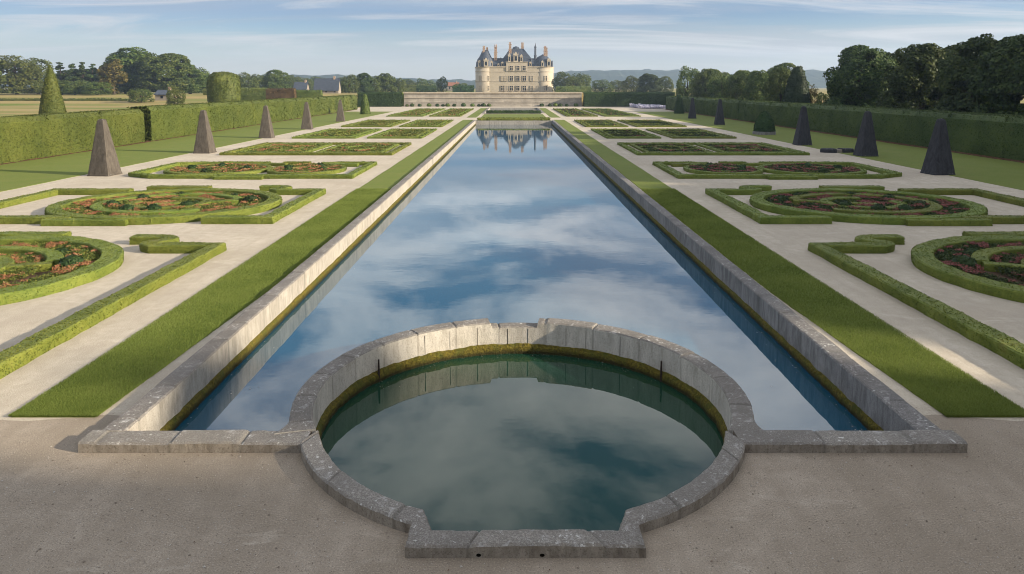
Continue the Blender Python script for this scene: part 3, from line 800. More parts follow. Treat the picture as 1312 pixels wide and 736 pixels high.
BW = 9.0; BX = -21.5
def circle_bed(label, y0, y1, dist, rc, ra, rb, group):
    cy = (y0 + y1) / 2; e = empty('parterre_bed', (BX, cy, 0), label, 'flower bed', group)
    v0, v1 = y0 - cy, y1 - cy; B = M['box']
    hd = lambda nm, p, w=.75, h=.48, **k: hedge(nm, p, w * .82, h * .74, B, dist, parent=e, **k)
    s_curve = [(6.0, v1), (5.55, v1 + .35), (5.95, v1 + .75), (6.15, v1 + 1.2), (5.8, v1 + 1.6), (5.1, v1 + 1.7), (4.2, v1 + 1.7)]
    cur = [tuple(p) for p in smooth_path(s_curve, .25, False, True)]
    hd('border_hedge', [(5.3, v0), (BW - .35, v0), (BW - .35, v1)] + [(7.2, v1)] + cur, step=.3)
    bk = max(0, rc[1] + rb - v1)
    hd('border_hedge', [(-3.0 - 1.6 * bk, v1), (-BW + .35, v1), (-BW + .35, v0), (-1.5, v0)], .75)
    hd('border_hedge', [(-2.6, v0 - .55), (1.7, v0 - .55)], .7, .42)
    hd('border_hedge', [(-3.2, v1 + .95 + bk * .75), (.9, v1 + .95 + bk * .75)], .85, .5)
    cx, c2 = rc
    hd('ring_hedge', ell(cx, c2, ra - .45, rb - .45, 90), .95, .5, closed=True, step=.3)
    hd('inner_hedge', ell(cx, c2, ra * .60, rb * .60, 60, .35, PI * 1.75, True), .7, .46)
    hd('inner_hedge', ell(cx, c2, ra * .33, rb * .33, 40, PI * .9, PI * 2.6, True), .65, .44)
    hd('inner_hedge', [(cx + ra * .60 * math.cos(.3), c2 + rb * .6 * math.sin(.3)), (cx + ra * .3, c2 + .3), (cx - ra * .1, c2 - rb * .1)], .6, .42, curve=True)
    soil_patch(e, ell(cx, c2, ra - .5, rb - .5, 60))
    k = (40 / dist) ** 2
    pts = np.vstack([ann(cx, c2, ra, rb, .66, .855, int(15000 * k * 1.2)), ann(cx, c2, ra, rb, .37, .555, int(10000 * k)), ann(cx, c2, ra, rb, .0, .29, int(5000 * k))])
    fill_plants(e, pts, dist, .22, .36, hash_(label), .4)
    for i in range(9):
        t_ = i * 2.39; r_ = .25 + .5 * ((i * .618) % 1)
        shrub(e, cx + ra * r_ * math.cos(t_), c2 + rb * r_ * math.sin(t_), .34 + .16 * ((i * .37) % 1), dist)
    return e
def rect(x0, x1, y0, y1): return [(x0, y0), (x1, y0), (x1, y1), (x0, y1)]
def oval_bed(label, y0, y1, dist, group):
    cy = (y0 + y1) / 2; e = empty('parterre_bed', (BX, cy, 0), label, 'flower bed', group)
    v0, v1 = y0 - cy, y1 - cy; B = M['box']; hd = lambda nm, p, w=.7, h=.46, **k: hedge(nm, p, w * .75, h * .64, B, dist, parent=e, **k)
    hd('border_hedge', [(-.6, v1 - .3), (-BW + 2.2, v1 - .3), (-BW + .3, v1 - .9), (-BW + .3, v0 + 1.6), (-BW + 2.4, v0 + .3), (BW - .3, v0 + .3), (BW - .3, v1 - .3), (5.6, v1 - .3), (5.2, v1 - .75), (4.2, v1 - .75)], .8)
    hd('border_hedge', [(.6, v1 - .15), (3.0, v1 - .15)], .7)
    hd('border_hedge', [(-1.5, v0 - .35), (2.2, v0 - .35)], .6, .4)
    for cx, a, b in ((-3.3, 4.3, 3.9), (4.1, 3.2, 3.6)):
        hd('ring_hedge', ell(cx, 0, a - .25, b - .25, 60), .55, .42, closed=True)
        hd('inner_hedge', ell(cx, 0, a * .5, b * .5, 40, .5, 5.4, True), .5, .36)
        soil_patch(e, ell(cx, 0, a - .3, b - .3, 40))
        fill_plants(e, np.vstack([ann(cx, 0, a, b, .58, .88, int(3400 * a / 4)), ann(cx, 0, a, b, 0, .44, int(1900 * a / 4))]), dist, .24, .45, hash_(label) + int(cx * 10) % 7)
        for i in range(4): shrub(e, cx + a * .55 * math.cos(i * 1.7 + cx), b * .55 * math.sin(i * 1.7 + cx), .42, dist)
    for sx, sy in ((-1, 1), (1, 1)):
        hd('corner_hedge', [(sx * 7.6, v1 - 1.6), (sx * 5.2, v1 - 1.35), (sx * 3.2, v1 - 1.6)] if sx > 0 else [(-2.5, v1 - 1.3), (-.3, v1 - 1.1), (1.2, v1 - 1.4)], .7, .42)
    return e
def rect_bed(label, x0, x1, y0, y1, dist, group, split=0, rows=3):
    cx, cy = (x0 + x1) / 2, (y0 + y1) / 2; e = empty('parterre_bed', (cx, cy, 0), label, 'flower bed', group)
    a, b = (x1 - x0) / 2, (y1 - y0) / 2; B = M['box']; hd = lambda nm, p, w=.7, h=.42, **k: hedge(nm, p, w * (.68 if dist < 90 else .6), h * (.62 if dist < 90 else .5), B, dist, parent=e, **k)
    hd('border_hedge', rect(-a + .3, a - .3, -b + .3, b - .3), .75, closed=True)
    cells = [(-a + 1.5, -.35 * a / 5, ), (.9, a - 1.5)] if split else [(-a + 1.2, a - 1.2)]
    for u0, u1 in cells:
        c = (u0 + u1) / 2; q = (u1 - u0) / 2
        if dist < 90: soil_patch(e, rect(u0, u1, -b + 1.3, b - 1.3))
        hd('inner_hedge', [(c - q, -b + 1.5), (c + q, -b + 1.5), (c + q, b - 1.5), (c - q, b - 1.5)], .6, .4, closed=True)
        pts = []
        for r in range(rows):
            f0 = -b + 2.1 + (2 * b - 4.2) * r / rows; f1 = -b + 2.1 + (2 * b - 4.2) * (r + 1) / rows
            pts.append(rectpts(c - q + .45, c + q - .45, f0 + .3, f1 - .3 - (.25 * (f1 - f0) if dist > 90 else 0), int(11000 * q * (f1 - f0) / 5 * (40 / dist) ** 2 / 6 + 250)))
            if r: hd('inner_hedge', [(c - q + .3, f0), (c - q * .1, f0 + .5 * (-1) ** r), (c + q - .3, f0)], .5, .38, curve=True)
        hd('inner_hedge', ell(c, 0, q * .45, b * .4, 40, 0, 2 * PI), .5, .42, closed=True)
        fill_plants(e, np.vstack(pts), dist, .22, .26 if dist < 90 else .12, hash_(label) + int(10 * u1) % 5, .8)
    return e
G1 = 'box edged parterre beds'
beds = []
beds.append((circle_bed('sunlit circular flower bed nearest the camera on the left, ring cut by the photo edge', 13.6, 29.8, 30, (.1, 4.1), 6.1, 5.7, G1),
             'shaded circular flower bed nearest the camera on the right, cut by the photo edge'))
beds.append((circle_bed('sunlit ring bed of orange flowers, second from the camera on the left', 36.3, 46.2, 41, (1.2, -.1), 6.4, 5.5, G1),
             'shaded ring bed of dark red flowers, second from the camera on the right'))
beds.append((oval_bed('sunlit rectangular bed with two orange flower ovals, third on the left', 54.2, 64.2, 58, G1),
             'shaded rectangular bed with two dark red ovals, third on the right'))
beds.append((rect_bed('sunlit rectangular bed with two flower panels, fourth on the left', -30.5, -12.6, 73, 87, 78, G1, 1),
             'shaded rectangular bed with two flower panels, fourth on the right'))
for k, (y0, y1, nm) in enumerate(((97, 117, 'fifth'), (125, 149, 'sixth'), (170, 228, 'farthest'))):
    beds.append((rect_bed('sunlit clipped bed in the %s row on the left, next to the canal path' % nm, -20.2, -12.6, y0, y1, y0 + 8, G1, 0, (3, 3, 5)[k]),
                 'shaded clipped bed in the %s row on the right, next to the canal path' % nm))
    beds.append((rect_bed('sunlit clipped bed in the %s row on the left, next to the obelisk path' % nm, -30.5, -21.6, y0, y1, y0 + 8, G1, 0, (3, 3, 5)[k]),
                 'shaded clipped bed in the %s row on the right, next to the obelisk path' % nm))
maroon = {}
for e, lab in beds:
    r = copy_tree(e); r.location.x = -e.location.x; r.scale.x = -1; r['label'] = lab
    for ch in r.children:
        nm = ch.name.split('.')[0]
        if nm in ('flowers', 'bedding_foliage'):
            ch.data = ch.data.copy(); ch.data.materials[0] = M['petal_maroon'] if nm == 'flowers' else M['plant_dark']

# ------------------------------------------------------------------ obelisks
def obelisk_mesh(name, mat, hh=4.5, w=1.76):
    a, t = w / 2, .25
    zz = np.concatenate([[0, .10], np.linspace(.12, hh - .20, 26), [hh - .06, hh]])
    ww = np.concatenate([[a * 1.03, a * 1.03], np.linspace(a, t, 26), [.20, .06]])
    rows = []
    for z, q in zip(zz, ww):
        k = np.linspace(-1, 1, 9)
        ring = [(x, -1) for x in k[:-1]] + [(1, y) for y in k[:-1]] + [(-x, 1) for x in k[:-1]] + [(-1, -y) for y in k[:-1]]
        rows.append([(x * q * (1 - .03 * (abs(x) == abs(y) == 1)), y * q * (1 - .03 * (abs(x) == abs(y) == 1)), z) for x, y in ring])
    G = np.array(rows); G += np.stack([vnoise(G, 2.5, s) + .5 * vnoise(G, 7, s + 3) for s in (5, 6, 7)], -1) * .013
    mb = MB(); mb.grid(G, wrap_v=True); mb.ngon(G[-1])
    return mb.mesh(name, mat)
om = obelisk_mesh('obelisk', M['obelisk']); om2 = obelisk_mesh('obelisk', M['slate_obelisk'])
ordn = ('nearest', 'second nearest', 'third nearest', 'fourth nearest', 'fifth nearest', 'sixth nearest')
for i, (px_, Y) in enumerate(((132, 56.6), (262, 76), (342, 98.5), (394, 119), (437, 146))):
    X, _ = world_at(px_, 180, Y)
    o = link('obelisk', om); o.location = (X, Y, 0); o.rotation_euler.z = .06 * i - .1; o.scale.z = 1 + .02 * (i % 2)
    tag(o, '%s brownish stone obelisk along the left lawn edge' % ordn[i], 'obelisk', 'obelisks lining the left path')
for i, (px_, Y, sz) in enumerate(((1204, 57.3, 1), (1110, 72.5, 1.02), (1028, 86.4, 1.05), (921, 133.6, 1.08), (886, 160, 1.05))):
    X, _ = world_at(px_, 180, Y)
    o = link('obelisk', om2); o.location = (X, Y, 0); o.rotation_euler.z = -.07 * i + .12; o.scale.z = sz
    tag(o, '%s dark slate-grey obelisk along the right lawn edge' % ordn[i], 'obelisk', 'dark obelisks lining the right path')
# yew cones among the obelisks
def cone_prof(r, h, n=12, p=1.0, top=.06): return [(max(.03, r * (1 - (i / n) ** p * (1 - top))), h * i / n) for i in range(n + 1)] + [(.02, h * 1.01)]
def topiary(name, X, Y, prof, mat, label, group, leaf, n, square=0, z=0):
    o = link(name, topiary_mesh(name, prof, M[mat], leaf, n, square=square)); o.location = (X, Y, z)
    return tag(o, label, 'topiary', group)
X, _ = world_at(468, 147, 186); topiary('topiary_cone', X, 186, cone_prof(1.25, 5.0, p=1.6, top=.35), 'tree_light', 'slim green clipped yew at the far end of the left lawn', 'clipped topiary', .2, 900)
X, _ = world_at(870, 147, 190); topiary('topiary_cone', X, 190, cone_prof(1.3, 4.9, p=1.6, top=.35), 'dark_hedge', 'slim dark clipped yew at the far end of the right hedge', 'clipped topiary', .2, 900)
X, _ = world_at(979, 170, 106)
e = empty('topiary_cone', (X, 106, 0), 'squat rounded yew cone on a low stone plinth on the right lawn', 'topiary', 'clipped topiary')
mb = MB(); mb.lathe([(1.65, -.05), (1.65, .42), (1.58, .46), (1.5, .46)], 28); mb.ngon([(1.5 * math.cos(a), 1.5 * math.sin(a), .46) for a in np.linspace(0, 2 * PI, 28, endpoint=False)])
mb.build('plinth', M['dark_coping'], e)
o = link('foliage', topiary_mesh('foliage', [(1.45, .45), (1.4, 1.0), (1.25, 1.8), (.95, 2.6), (.55, 3.2), (.1, 3.45), (.02, 3.46)], M['dark_hedge'], .14, 2200), e)
# topiaries beyond the hedges
X, _ = world_at(66, 120, 120); topiary('topiary_cone', X, 120, cone_prof(2.25, 10.7, 14, 1.35, .05), 'tree_light', 'tall green conical topiary rising behind the left hedge', 'clipped topiary', .16, 7000)
X, _ = world_at(287, 120, 200)
topiary('topiary_drum', X, 200, [(3.9, 0), (4.1, 1.5), (4.35, 4), (4.4, 7), (4.25, 9), (3.7, 10.2), (2.4, 10.9), (.9, 11.15), (.03, 11.2)], 'hedge', 'fat rounded drum-shaped topiary behind the left hedge', 'clipped topiary', .24, 6000)
X, _ = world_at(1021, 110, 150); topiary('topiary_cone', X, 150, cone_prof(3.1, 11.2, 14, 1.7, .26), 'yew_dark', 'dark blunt conical yew rising behind the right hedge', 'clipped topiary', .2, 5000)

# dark two-part stone slab lying by the right path
X, _ = world_at(1075, 195, 76)
e = empty('stone_slab', (X, 76.5, 0), 'low dark slab in two rounded halves with a pale block between, by the right path', 'stone slab')
def half_slab(sx):
    mb = MB(); rows = []
    for z, k in ((0, 1.0), (.28, 1.0), (.40, .9), (.44, .75)):
        rows.append([(sx * (.35 + (1.45 - (1 - k) * .5) * math.sin(a) * (1 if True else 1)), k * .75 * math.cos(a), z) for a in np.linspace(0, PI, 14)])
    G = np.array(rows); mb.grid(G); mb.ngon(G[-1]); mb.add([G[0, 0], G[0, -1], G[-1, -1], G[-1, 0]], [(0, 1, 2, 3)])
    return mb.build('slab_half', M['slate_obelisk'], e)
half_slab(-1); half_slab(1)
mb = MB(); mb.frustum(0, 0, 0, .36, .33, .6, .31, .56); mb.build('block', M['plaster'], e)

# ------------------------------------------------------------------ far end: low box, pond kerb, lilac bed, terrace wall
o = hedge('box_hedge', [(-7.6, 150.4), (7.6, 150.4)], 2.2, .55, M['box'], 150); tag(o, 'low clipped green hedge across the far end of the canal', 'hedge')
e = empty('pond_kerb', (0, 216, 0), 'thin stone kerb around the small far pond below the terrace', 'kerb')
mb = MB()
for s in (-1, 1): mb.box(s * 8.15 - .3, s * 8.15 + .3, PY0 - 216, PY1 - 216, -.6, .16)
mb.build('side_kerb', M['coping'], e)
mb = MB(); mb.box(-7.85, 7.85, PY0 - 216 - .3, PY0 - 216 + .3, -.6, .157); mb.box(-7.85, 7.85, PY1 - 216 - .3, PY1 - 216 + .3, -.6, .157); mb.build('end_kerb', M['coping'], e)
o = hedge('box_hedge', [(-7.2, PY0 - 2.2), (7.2, PY0 - 2.2)], 1.8, .8, M['dark_hedge'], 190); tag(o, 'dark low hedge in front of the small far pond', 'hedge')
# wall
W0, W1 = -40.0, 25.0
e = empty('terrace_wall', (0, WALL_Y, 0), 'long weathered pale stone retaining wall below the chateau terrace', 'wall')
mb = MB(); mb.box(W0, W1, -1.0, 1.0, -.2, 4.75); mb.build('wall', M['terrace_stone'], e)
mb = MB(); mb.box(W0 - .2, W1 + .2, -1.35, 1.1, 4.75, 5.2); mb.box(W0 - .1, W1 + .1, -1.15, -1.002, 4.45, 4.748); mb.build('coping', M['ashlar'], e)
mb = MB(); mb.box(W0, W1, -1.5, -1.003, -.2, 1.35); mb.box(W0, W1, -1.6, -1.004, 1.352, 1.55); mb.build('plinth', M['terrace_stone'], e)
mb = MB(); mb.box(W0, W1, -1.18, -1.005, 3.0, 3.25); mb.build('string_course', M['ashlar'], e)
mb = MB()
for i in range(4): mb.box(-9 - .7 * i, 9 + .7 * i, -1.62 - .42 * (4 - i), -1.604, .21 * i, .21 * (i + 1) - .002)
mb.build('steps', M['terrace_stone'], e)
# small shrubs at the wall foot
for i in range(26):
    x = W0 + 1.5 + i * 2.55 + .8 * math.sin(i * 5.1)
    if -7 < x < 7: continue
    r = .55 + .35 * ((i * .618) % 1)
    o = link('shrub', topiary_mesh('shrub', [(r * .6, 0), (r, r * .5), (r * .9, r * .9), (r * .4, r * 1.3), (.02, r * 1.35)], M['dark_hedge' if i % 3 else 'tree_mid'], .25, 90, 10, .15)); o.location = (x, WALL_Y - 3.4, 0)
    tag(o, 'small shrub in the row at the foot of the terrace wall', 'shrub', 'shrubs at the foot of the terrace wall')
n = 3500
xq = rng.uniform(41, 50, n); yq = rng.uniform(232, 252, n)
V, Fq = leaf_faces(np.column_stack([xq, yq, rng.uniform(.2, 1.5, n) * (.6 + .4 * vnoise(np.column_stack([xq, yq, yq * 0]), .4, 3))]), np.tile((0, -.3, 1.0), (n, 1)), .35, .6)
mb = MB(); mb.add(V, Fq); tag(mb.build('flowers', M['lilac']), 'pale lilac flower bed before the far right hedge', 'flowers', kind='stuff')

# ------------------------------------------------------------------ chateau
CY = 500.0
def cx_(c): return (590 + c / 9.2 - 658) * .5475
def cz_(c): return 7 + (112 - (45 + c / 9.2)) * .5475
ch = empty('chateau', (0, CY, 3.5), 'cream stone chateau with steep slate roofs and tall chimneys beyond the terrace', 'chateau')
Z = lambda z: z - 3.5
XO = 0.0
def cb(name, mat, x0, x1, y0, y1, z0, z1, parent=None):
    mb = MB(); mb.box(x0, x1, y0, y1, Z(z0), Z(z1)); return mb.build(name, mat, parent or ch)
WL, WR = cx_(180), cx_(1105); ZC = cz_(383)
TR = 7.0; TLX, TRX = WL + TR, WR - TR
FY = -1.1
cb('wall', M['tuffeau'], TLX - .5, TRX + .5, FY, 22, 3.3, ZC)
def window(x, z0, z1, y, w=2.2, parent=None, blind=False, arched=False, rz=0.0, ox=0.0, oy=0.0):
    """cross window standing in a stone surround; (ox, oy, rz) carry it round a tower"""
    mb = MB(); fr = .28
    mb.box(-w/2 - fr, -w/2, -.16, .3, Z(z0) - .2, Z(z1) + .25); mb.box(w/2, w/2 + fr, -.16, .3, Z(z0) - .2, Z(z1) + .25)
    mb.box(-w/2, w/2, -.15, .3, Z(z1), Z(z1) + .26); mb.box(-w/2 - fr - .1, w/2 + fr + .1, -.3, .29, Z(z0) - .45, Z(z0) - .202)
    f = mb.build('window', M['ashlar'], parent or ch)
    g = MB(); g.box(-w/2 + .001, w/2 - .001, -.03, .02, Z(z0) - .2, Z(z1) - .001); gl = g.build('pane', M['blind'] if blind else M['glass'], f)
    m2 = MB(); m2.box(-.11, .11, -.12, -.031, Z(z0) - .2, Z(z1) - .002); zm = Z(z0) + .62 * (z1 - z0); m2.box(-w/2 + .002, -.111, -.118, -.032, zm - .1, zm + .1); m2.box(.111, w/2 - .002, -.118, -.032, zm - .1, zm + .1)
    m2.build('mullion', M['ashlar'], f)
    f.location = (x + ox, y + oy, 0); f.rotation_euler.z = rz
    return f
z2a, z2b = cz_(538), cz_(487); z1a, z1b = cz_(652), cz_(602)
for c in (605, 682, 760):
    window(cx_(c), z2a, z2b, FY - .2); window(cx_(c), z1a, z1b, FY - .2)
for c, b in ((500, 0), (535, 1), (845, 1)): window(cx_(c), z1a, z1b, FY - .2, 1.7, blind=bool(b)); window(cx_(c), z2a, z2b, FY - .2, 1.6, blind=True)
def tower(tx, cols):
    mb = MB(); mb.lathe([(TR, Z(3.3)), (TR, Z(ZC)), (TR - .5, Z(ZC))], 48, 0, 0); t_ = mb.build('tower', M['tuffeau'], ch, True); t_.location = (tx, 5.2, 0)
    for zc in (cz_(435), cz_(548)):
        m2 = MB(); m2.lathe([(TR - .02, Z(zc) - .22), (TR + .22, Z(zc) - .18), (TR + .22, Z(zc) + .18), (TR - .02, Z(zc) + .22)], 48); m2.build('string_course', M['ashlar'], t_)
    m2 = MB(); m2.lathe([(TR - .02, Z(ZC) - .7), (TR + .35, Z(ZC) - .3), (TR + .45, Z(ZC) + .25), (TR - 1, Z(ZC) + .25)], 48); m2.build('cornice', M['ashlar'], t_)
    for c, up, bl in cols:
        dx = cx_(c) - tx; a = math.asin(max(-.97, min(.97, dx / TR)))
        for k, (za, zb) in enumerate(((z1a, z1b), (z2a, z2b))):
            if k == 1 and not up: continue
            w_ = window(0, za, zb, 0, 1.7, parent=t_, blind=bl); w_.location = (math.sin(a) * (TR - .05), -math.cos(a) * (TR - .05), 0); w_.rotation_euler.z = a
    return t_
tl = tower(TLX, ((245, 1, True), (343, 1, False)))
tr = tower(TRX, ((922, 1, True), (1008, 1, False)))
for zc in (cz_(435), cz_(548)): cb('string_course', M['ashlar'], TLX, TRX, FY - .25, FY - .001, zc - .18, zc + .18)
mb = MB(); mb.box(TLX, TRX, FY - .45, 22.3, Z(ZC) + .002, Z(ZC) + .5); mb.box(TLX, TRX, FY - .3, FY - .002, Z(ZC) - .4, Z(ZC)); mb.build('cornice', M['ashlar'], ch)
# raised centre block
ax0, ax1 = cx_(545), cx_(795); za = cz_(328)
cb('attic', M['tuffeau'], ax0, ax1, FY - .5, 12, ZC + .5, za); cb('attic_cornice', M['ashlar'], ax0 - .3, ax1 + .3, FY - .8, 12.3, za, za + .45)
cb('attic_front', M['tuffeau'], ax0, ax1, FY - .55, FY - .46, cz_(432), ZC + .498)
for c in (605, 682, 755): window(cx_(c), cz_(415), cz_(370), FY - .6, 2.0)
# roofs
def roof_hip(rows, y0, y1, name='roof'):
    """rows of (x0, x1, inset, z): slate roof with a curved profile"""
    mb = MB(); G = np.array([[(a, y0 + i, Z(z)), (b, y0 + i, Z(z)), (b, y1 - i, Z(z)), (a, y1 - i, Z(z))] for a, b, i, z in rows])
    mb.grid(G, wrap_v=True); mb.ngon(G[-1]); return mb.build(name, M['slate'], ch)
X_ = cx_; K = cz_
roof_hip([(X_(440), X_(900), 0, ZC + .5), (X_(490), X_(855), 1.4, K(300)), (X_(535), X_(812), 3.0, K(240)), (X_(570), X_(770), 4.6, K(190)), (X_(585), X_(750), 5.4, K(163))], .2, 21.5)
roof_hip([(TLX, X_(560), 0, ZC + .503), (TLX + 1, X_(556), 1.2, K(325)), (TLX + 2, X_(552), 2.6, K(276))], .3, 21.0)
roof_hip([(X_(780), TRX, 0, ZC + .505), (X_(784), TRX - 1, 1.2, K(325)), (X_(790), TRX - 2, 2.6, K(278))], .3, 20.9)
mb = MB(); mb.lathe([(2.4, Z(K(166))), (2.4, Z(K(150))), (1.9, Z(K(142))), (.8, Z(K(134))), (.03, Z(K(130)))], 14, (X_(660)), 10.5); mb.build('lantern', M['slate'], ch)
def tower_roof(tx, prof):
    mb = MB(); mb.lathe([(r, Z(z)) for r, z in prof], 36, tx, 5.2); return mb.build('tower_roof', M['slate'], ch, True)
tower_roof(TLX, [(6.7, ZC + .25), (6.5, K(330)), (5.6, K(290)), (4.3, K(262)), (3.2, K(225)), (2.4, K(195)), (1.3, K(180)), (.03, K(178))])
tower_roof(TRX - .6, [(6.4, ZC + .25), (6.2, K(330)), (5.2, K(292)), (3.8, K(262)), (2.2, K(248)), (.9, K(238)), (.03, K(228))])
def chimney(c, zb, zt, y, w=1.0, d=.8, mat='brick', n=2):
    x = X_(c); mb = MB(); z0, z1 = Z(zb), Z(zt); h = z1 - z0
    mb.box(x - w, x + w, y - d, y + d, z0, z0 + h * .62); mb.box(x - w * 1.2, x + w * 1.2, y - d * 1.2, y + d * 1.2, z0 + h * .62, z0 + h * .66)
    mb.box(x - w * .85, x + w * .85, y - d * .85, y + d * .85, z0 + h * .66, z0 + h * .86); mb.box(x - w * 1.1, x + w * 1.1, y - d * 1.1, y + d * 1.1, z0 + h * .86, z0 + h * .89)
    c_ = mb.build('chimney', M[mat], ch)
    m2 = MB()
    for i in range(n):
        xx = x + (i - (n - 1) / 2) * w * .9
        m2.lathe([(.34 * w, z0 + h * .89), (.28 * w, z0 + h * .95), (.4 * w, z0 + h * .96), (.2 * w, z0 + h * .99), (.02, z1)], 8, xx, y)
    m2.build('chimney_pot', M['brick' if mat == 'brick' else 'slate'], c_)
chimney(282, K(230), K(130), 3.5, .85); chimney(320, K(250), K(143), 5.0, .75)
chimney(421, K(375), K(115), 3.0, 1.05, .9); chimney(591, K(330), K(85), 4.6, 1.0, .8, 'brick'); chimney(737, K(230), K(83), 9.5, .95, .8, 'brick')
chimney(1000, K(300), K(132), 3.5, .85); chimney(1022, K(300), K(138), 6.5, .7)
def spire(c, zb, zt, y, r=.75):
    mb = MB(); z0, z1 = Z(zb), Z(zt); h = z1 - z0
    mb.lathe([(r, z0), (r, z0 + .45 * h), (r * 1.25, z0 + .46 * h), (r * .8, z0 + .5 * h), (r * .75, z0 + .8 * h), (r, z0 + .81 * h), (r * .4, z0 + .9 * h), (.05, z1)], 10, X_(c), y); mb.build('spire', M['slate'], ch)
spire(888, K(380), K(98), 3.0, .9); spire(482, K(380), K(262), 1.5, .5); spire(838, K(380), K(272), 1.5, .5); chimney(545, K(330), K(232), 8.5, .7); chimney(790, K(330), K(240), 8.5, .7); spire(1086, K(380), K(298), 3.5, .7)
def dormer(c, zb, zt, y, w):
    x = X_(c); z0, z1 = Z(zb), Z(zt); h = z1 - z0; mb = MB()
    mb.box(x - w, x + w, y, y + 3.2, z0, z0 + h * .66); mb.box(x - w * 1.15, x + w * 1.15, y - .2, y + 3.2, z0 + h * .66, z0 + h * .72)
    mb.frustum(x, y + 1.4, z0 + h * .72, z1, w * .95, 1.4, .1, 1.2)
    for s in (-1, 1): mb.frustum(x + s * w * 1.02, y, z0 + h * .72, z0 + h * .95, .16, .16, .04, .04)
    d_ = mb.build('dormer', M['ashlar'], ch)
    g = MB(); g.box(x - w * .5, x + w * .5, y - .06, y - .002, z0 + h * .12, z0 + h * .56); g.build('pane', M['glass'], d_)
dormer(658, K(322), K(205), -1.3, 1.6); dormer(583, K(322), K(220), -1.0, .9); dormer(722, K(322), K(232), -1.0, .9)
dormer(230, K(376), K(300), -.9, .8); dormer(310, K(376), K(275), -1.9, 1.5); dormer(376, K(376), K(305), .3, .7)
dormer(970, K(376), K(305), -1.7, .9); dormer(1045, K(376), K(275), -1.2, 1.2); dormer(455, K(376), K(340), -.4, .6); dormer(500, K(376), K(318), -.2, .7); dormer(830, K(376), K(318), -.2, .7)

# ------------------------------------------------------------------ trees and houses of the background
GL = 'trees beyond the left hedge'; GR = 'trees beyond the right hedge'; GF = 'trees by the chateau'
def ptree(key, px_, ytop, wpx, Y, label, group, name='tree', cat='tree', z=None):
    X, zt = world_at(px_, ytop, Y); z = ground_z(X, Y) if z is None else z
    return tree(key, X, Y, z, zt - z, wpx / F * Y, label, group, name, cat)
ptree('round_light', -24, 64, 84, 340, 'pale green clipped tree cut by the left photo edge', GL)
ptree('round_light', 18, 68, 74, 345, 'broad pale green tree left of the tall topiary cone', GL)
ptree('round_light', 46, 73, 56, 352, 'pale green tree right behind the topiary cone', GL)
for i, (x, y, w, l) in enumerate(((76, 78, 34, 'dark conifer just right of the topiary cone'), (92, 80, 30, 'second dark conifer right of the topiary cone'), (105, 79, 30, 'dark conifer in the middle of the conifer row'), (118, 80, 32, 'tall dark conifer in the conifer row'), (131, 82, 28, 'dark conifer beside the golden column tree'))):
    ptree('conifer', x, y, w, 370, l, GL, 'conifer_tree')
ptree('oak_dark', 108, 88, 96, 392, 'dark broad tree standing behind the conifer row', GL)
ptree('round_mid', 78, 101, 38, 338, 'dark low bushy tree beside the topiary cone', GL)
ptree('column_gold', 143, 73, 34, 345, 'slim golden brown column shaped tree', GL)
ptree('round_mid', 95, 101, 42, 335, 'dark low bushy tree below the conifers', GL); ptree('round_mid', 124, 104, 40, 333, 'low bushy tree beside the golden column tree', GL)
ptree('oak_mid', 176, 59, 92, 385, 'tallest broad oak of the big left clump', GL); ptree('oak_mid', 214, 67, 82, 375, 'broad oak in the middle of the big left clump', GL)
ptree('oak_mid', 242, 82, 56, 380, 'lower oak at the right end of the big left clump', GL); ptree('oak_dark', 158, 73, 40, 395, 'dark oak behind the golden column tree', GL)
ptree('round_mid', 180, 111, 34, 290, 'round dark green bush before the oak clump', GL, 'bush', 'bush'); ptree('round_light', 223, 109, 28, 240, 'light green bush beside the small shed', GL, 'bush', 'bush')
ptree('round_mid', 262, 89, 26, 480, 'distant tree between the oak clump and the drum topiary', GL); ptree('round_mid', 318, 90, 36, 430, 'round dark tree right of the drum topiary', GL)
ptree('oak_mid', 353, 89, 42, 440, 'broad dark tree left of the slate roofs', GL); ptree('round_mid', 378, 97, 30, 560, 'distant low tree behind the left slate roof', GL)
ptree('round_mid', 392, 98, 28, 600, 'distant low tree behind the slate barn', GL)
for i, (x, y, w, k, l) in enumerate(((428, 103, 22, 'oak_dark', 'small dark tree beside the slate barn'), (447, 94, 32, 'round_mid', 'leftmost of the far grove near the hedge corner'), (466, 93, 28, 'oak_dark', 'dark tall tree in the far grove'), (480, 96, 26, 'round_light', 'light green tree in the far grove'), (494, 93, 30, 'oak_mid', 'broad tree in the far grove'), (510, 98, 20, 'round_mid', 'rightmost small tree of the far grove'))):
    ptree(k, x, y, w, 410 + 6 * i, l, GL)
ptree('round_light', 566, 97, 16, 520, 'small round tree in the field left of the chateau', GF); ptree('round_mid', 540, 99, 18, 620, 'distant small tree in the field left of the chateau', GF)
ptree('round_mid', 528, 103, 30, 640, 'distant low bushy tree left of the field', GF); ptree('round_mid', 592, 106, 26, 560, 'dark low tree just left of the chateau tower', GF)
for i, (x, y, w, Y, k, l) in enumerate(((723, 90, 34, 480, 'round_mid', 'sunlit tree touching the right chateau tower'), (745, 91, 32, 490, 'round_mid', 'second sunlit tree right of the chateau'), (735, 97, 30, 470, 'round_light', 'lower pale tree between the two by the chateau'),
        (772, 101, 34, 520, 'round_mid', 'low tree before the blue hills right of the chateau'), (793, 101, 28, 530, 'round_mid', 'second low tree before the blue hills'),
        (812, 96, 30, 460, 'round_light', 'yellowish tree before the blue hills'), (833, 93, 36, 430, 'oak_dark', 'dark brownish broad tree before the blue hills'), (853, 97, 24, 470, 'round_light', 'pale tree right of the brownish broad tree'))):
    ptree(k, x, y, w, Y, l, GF)
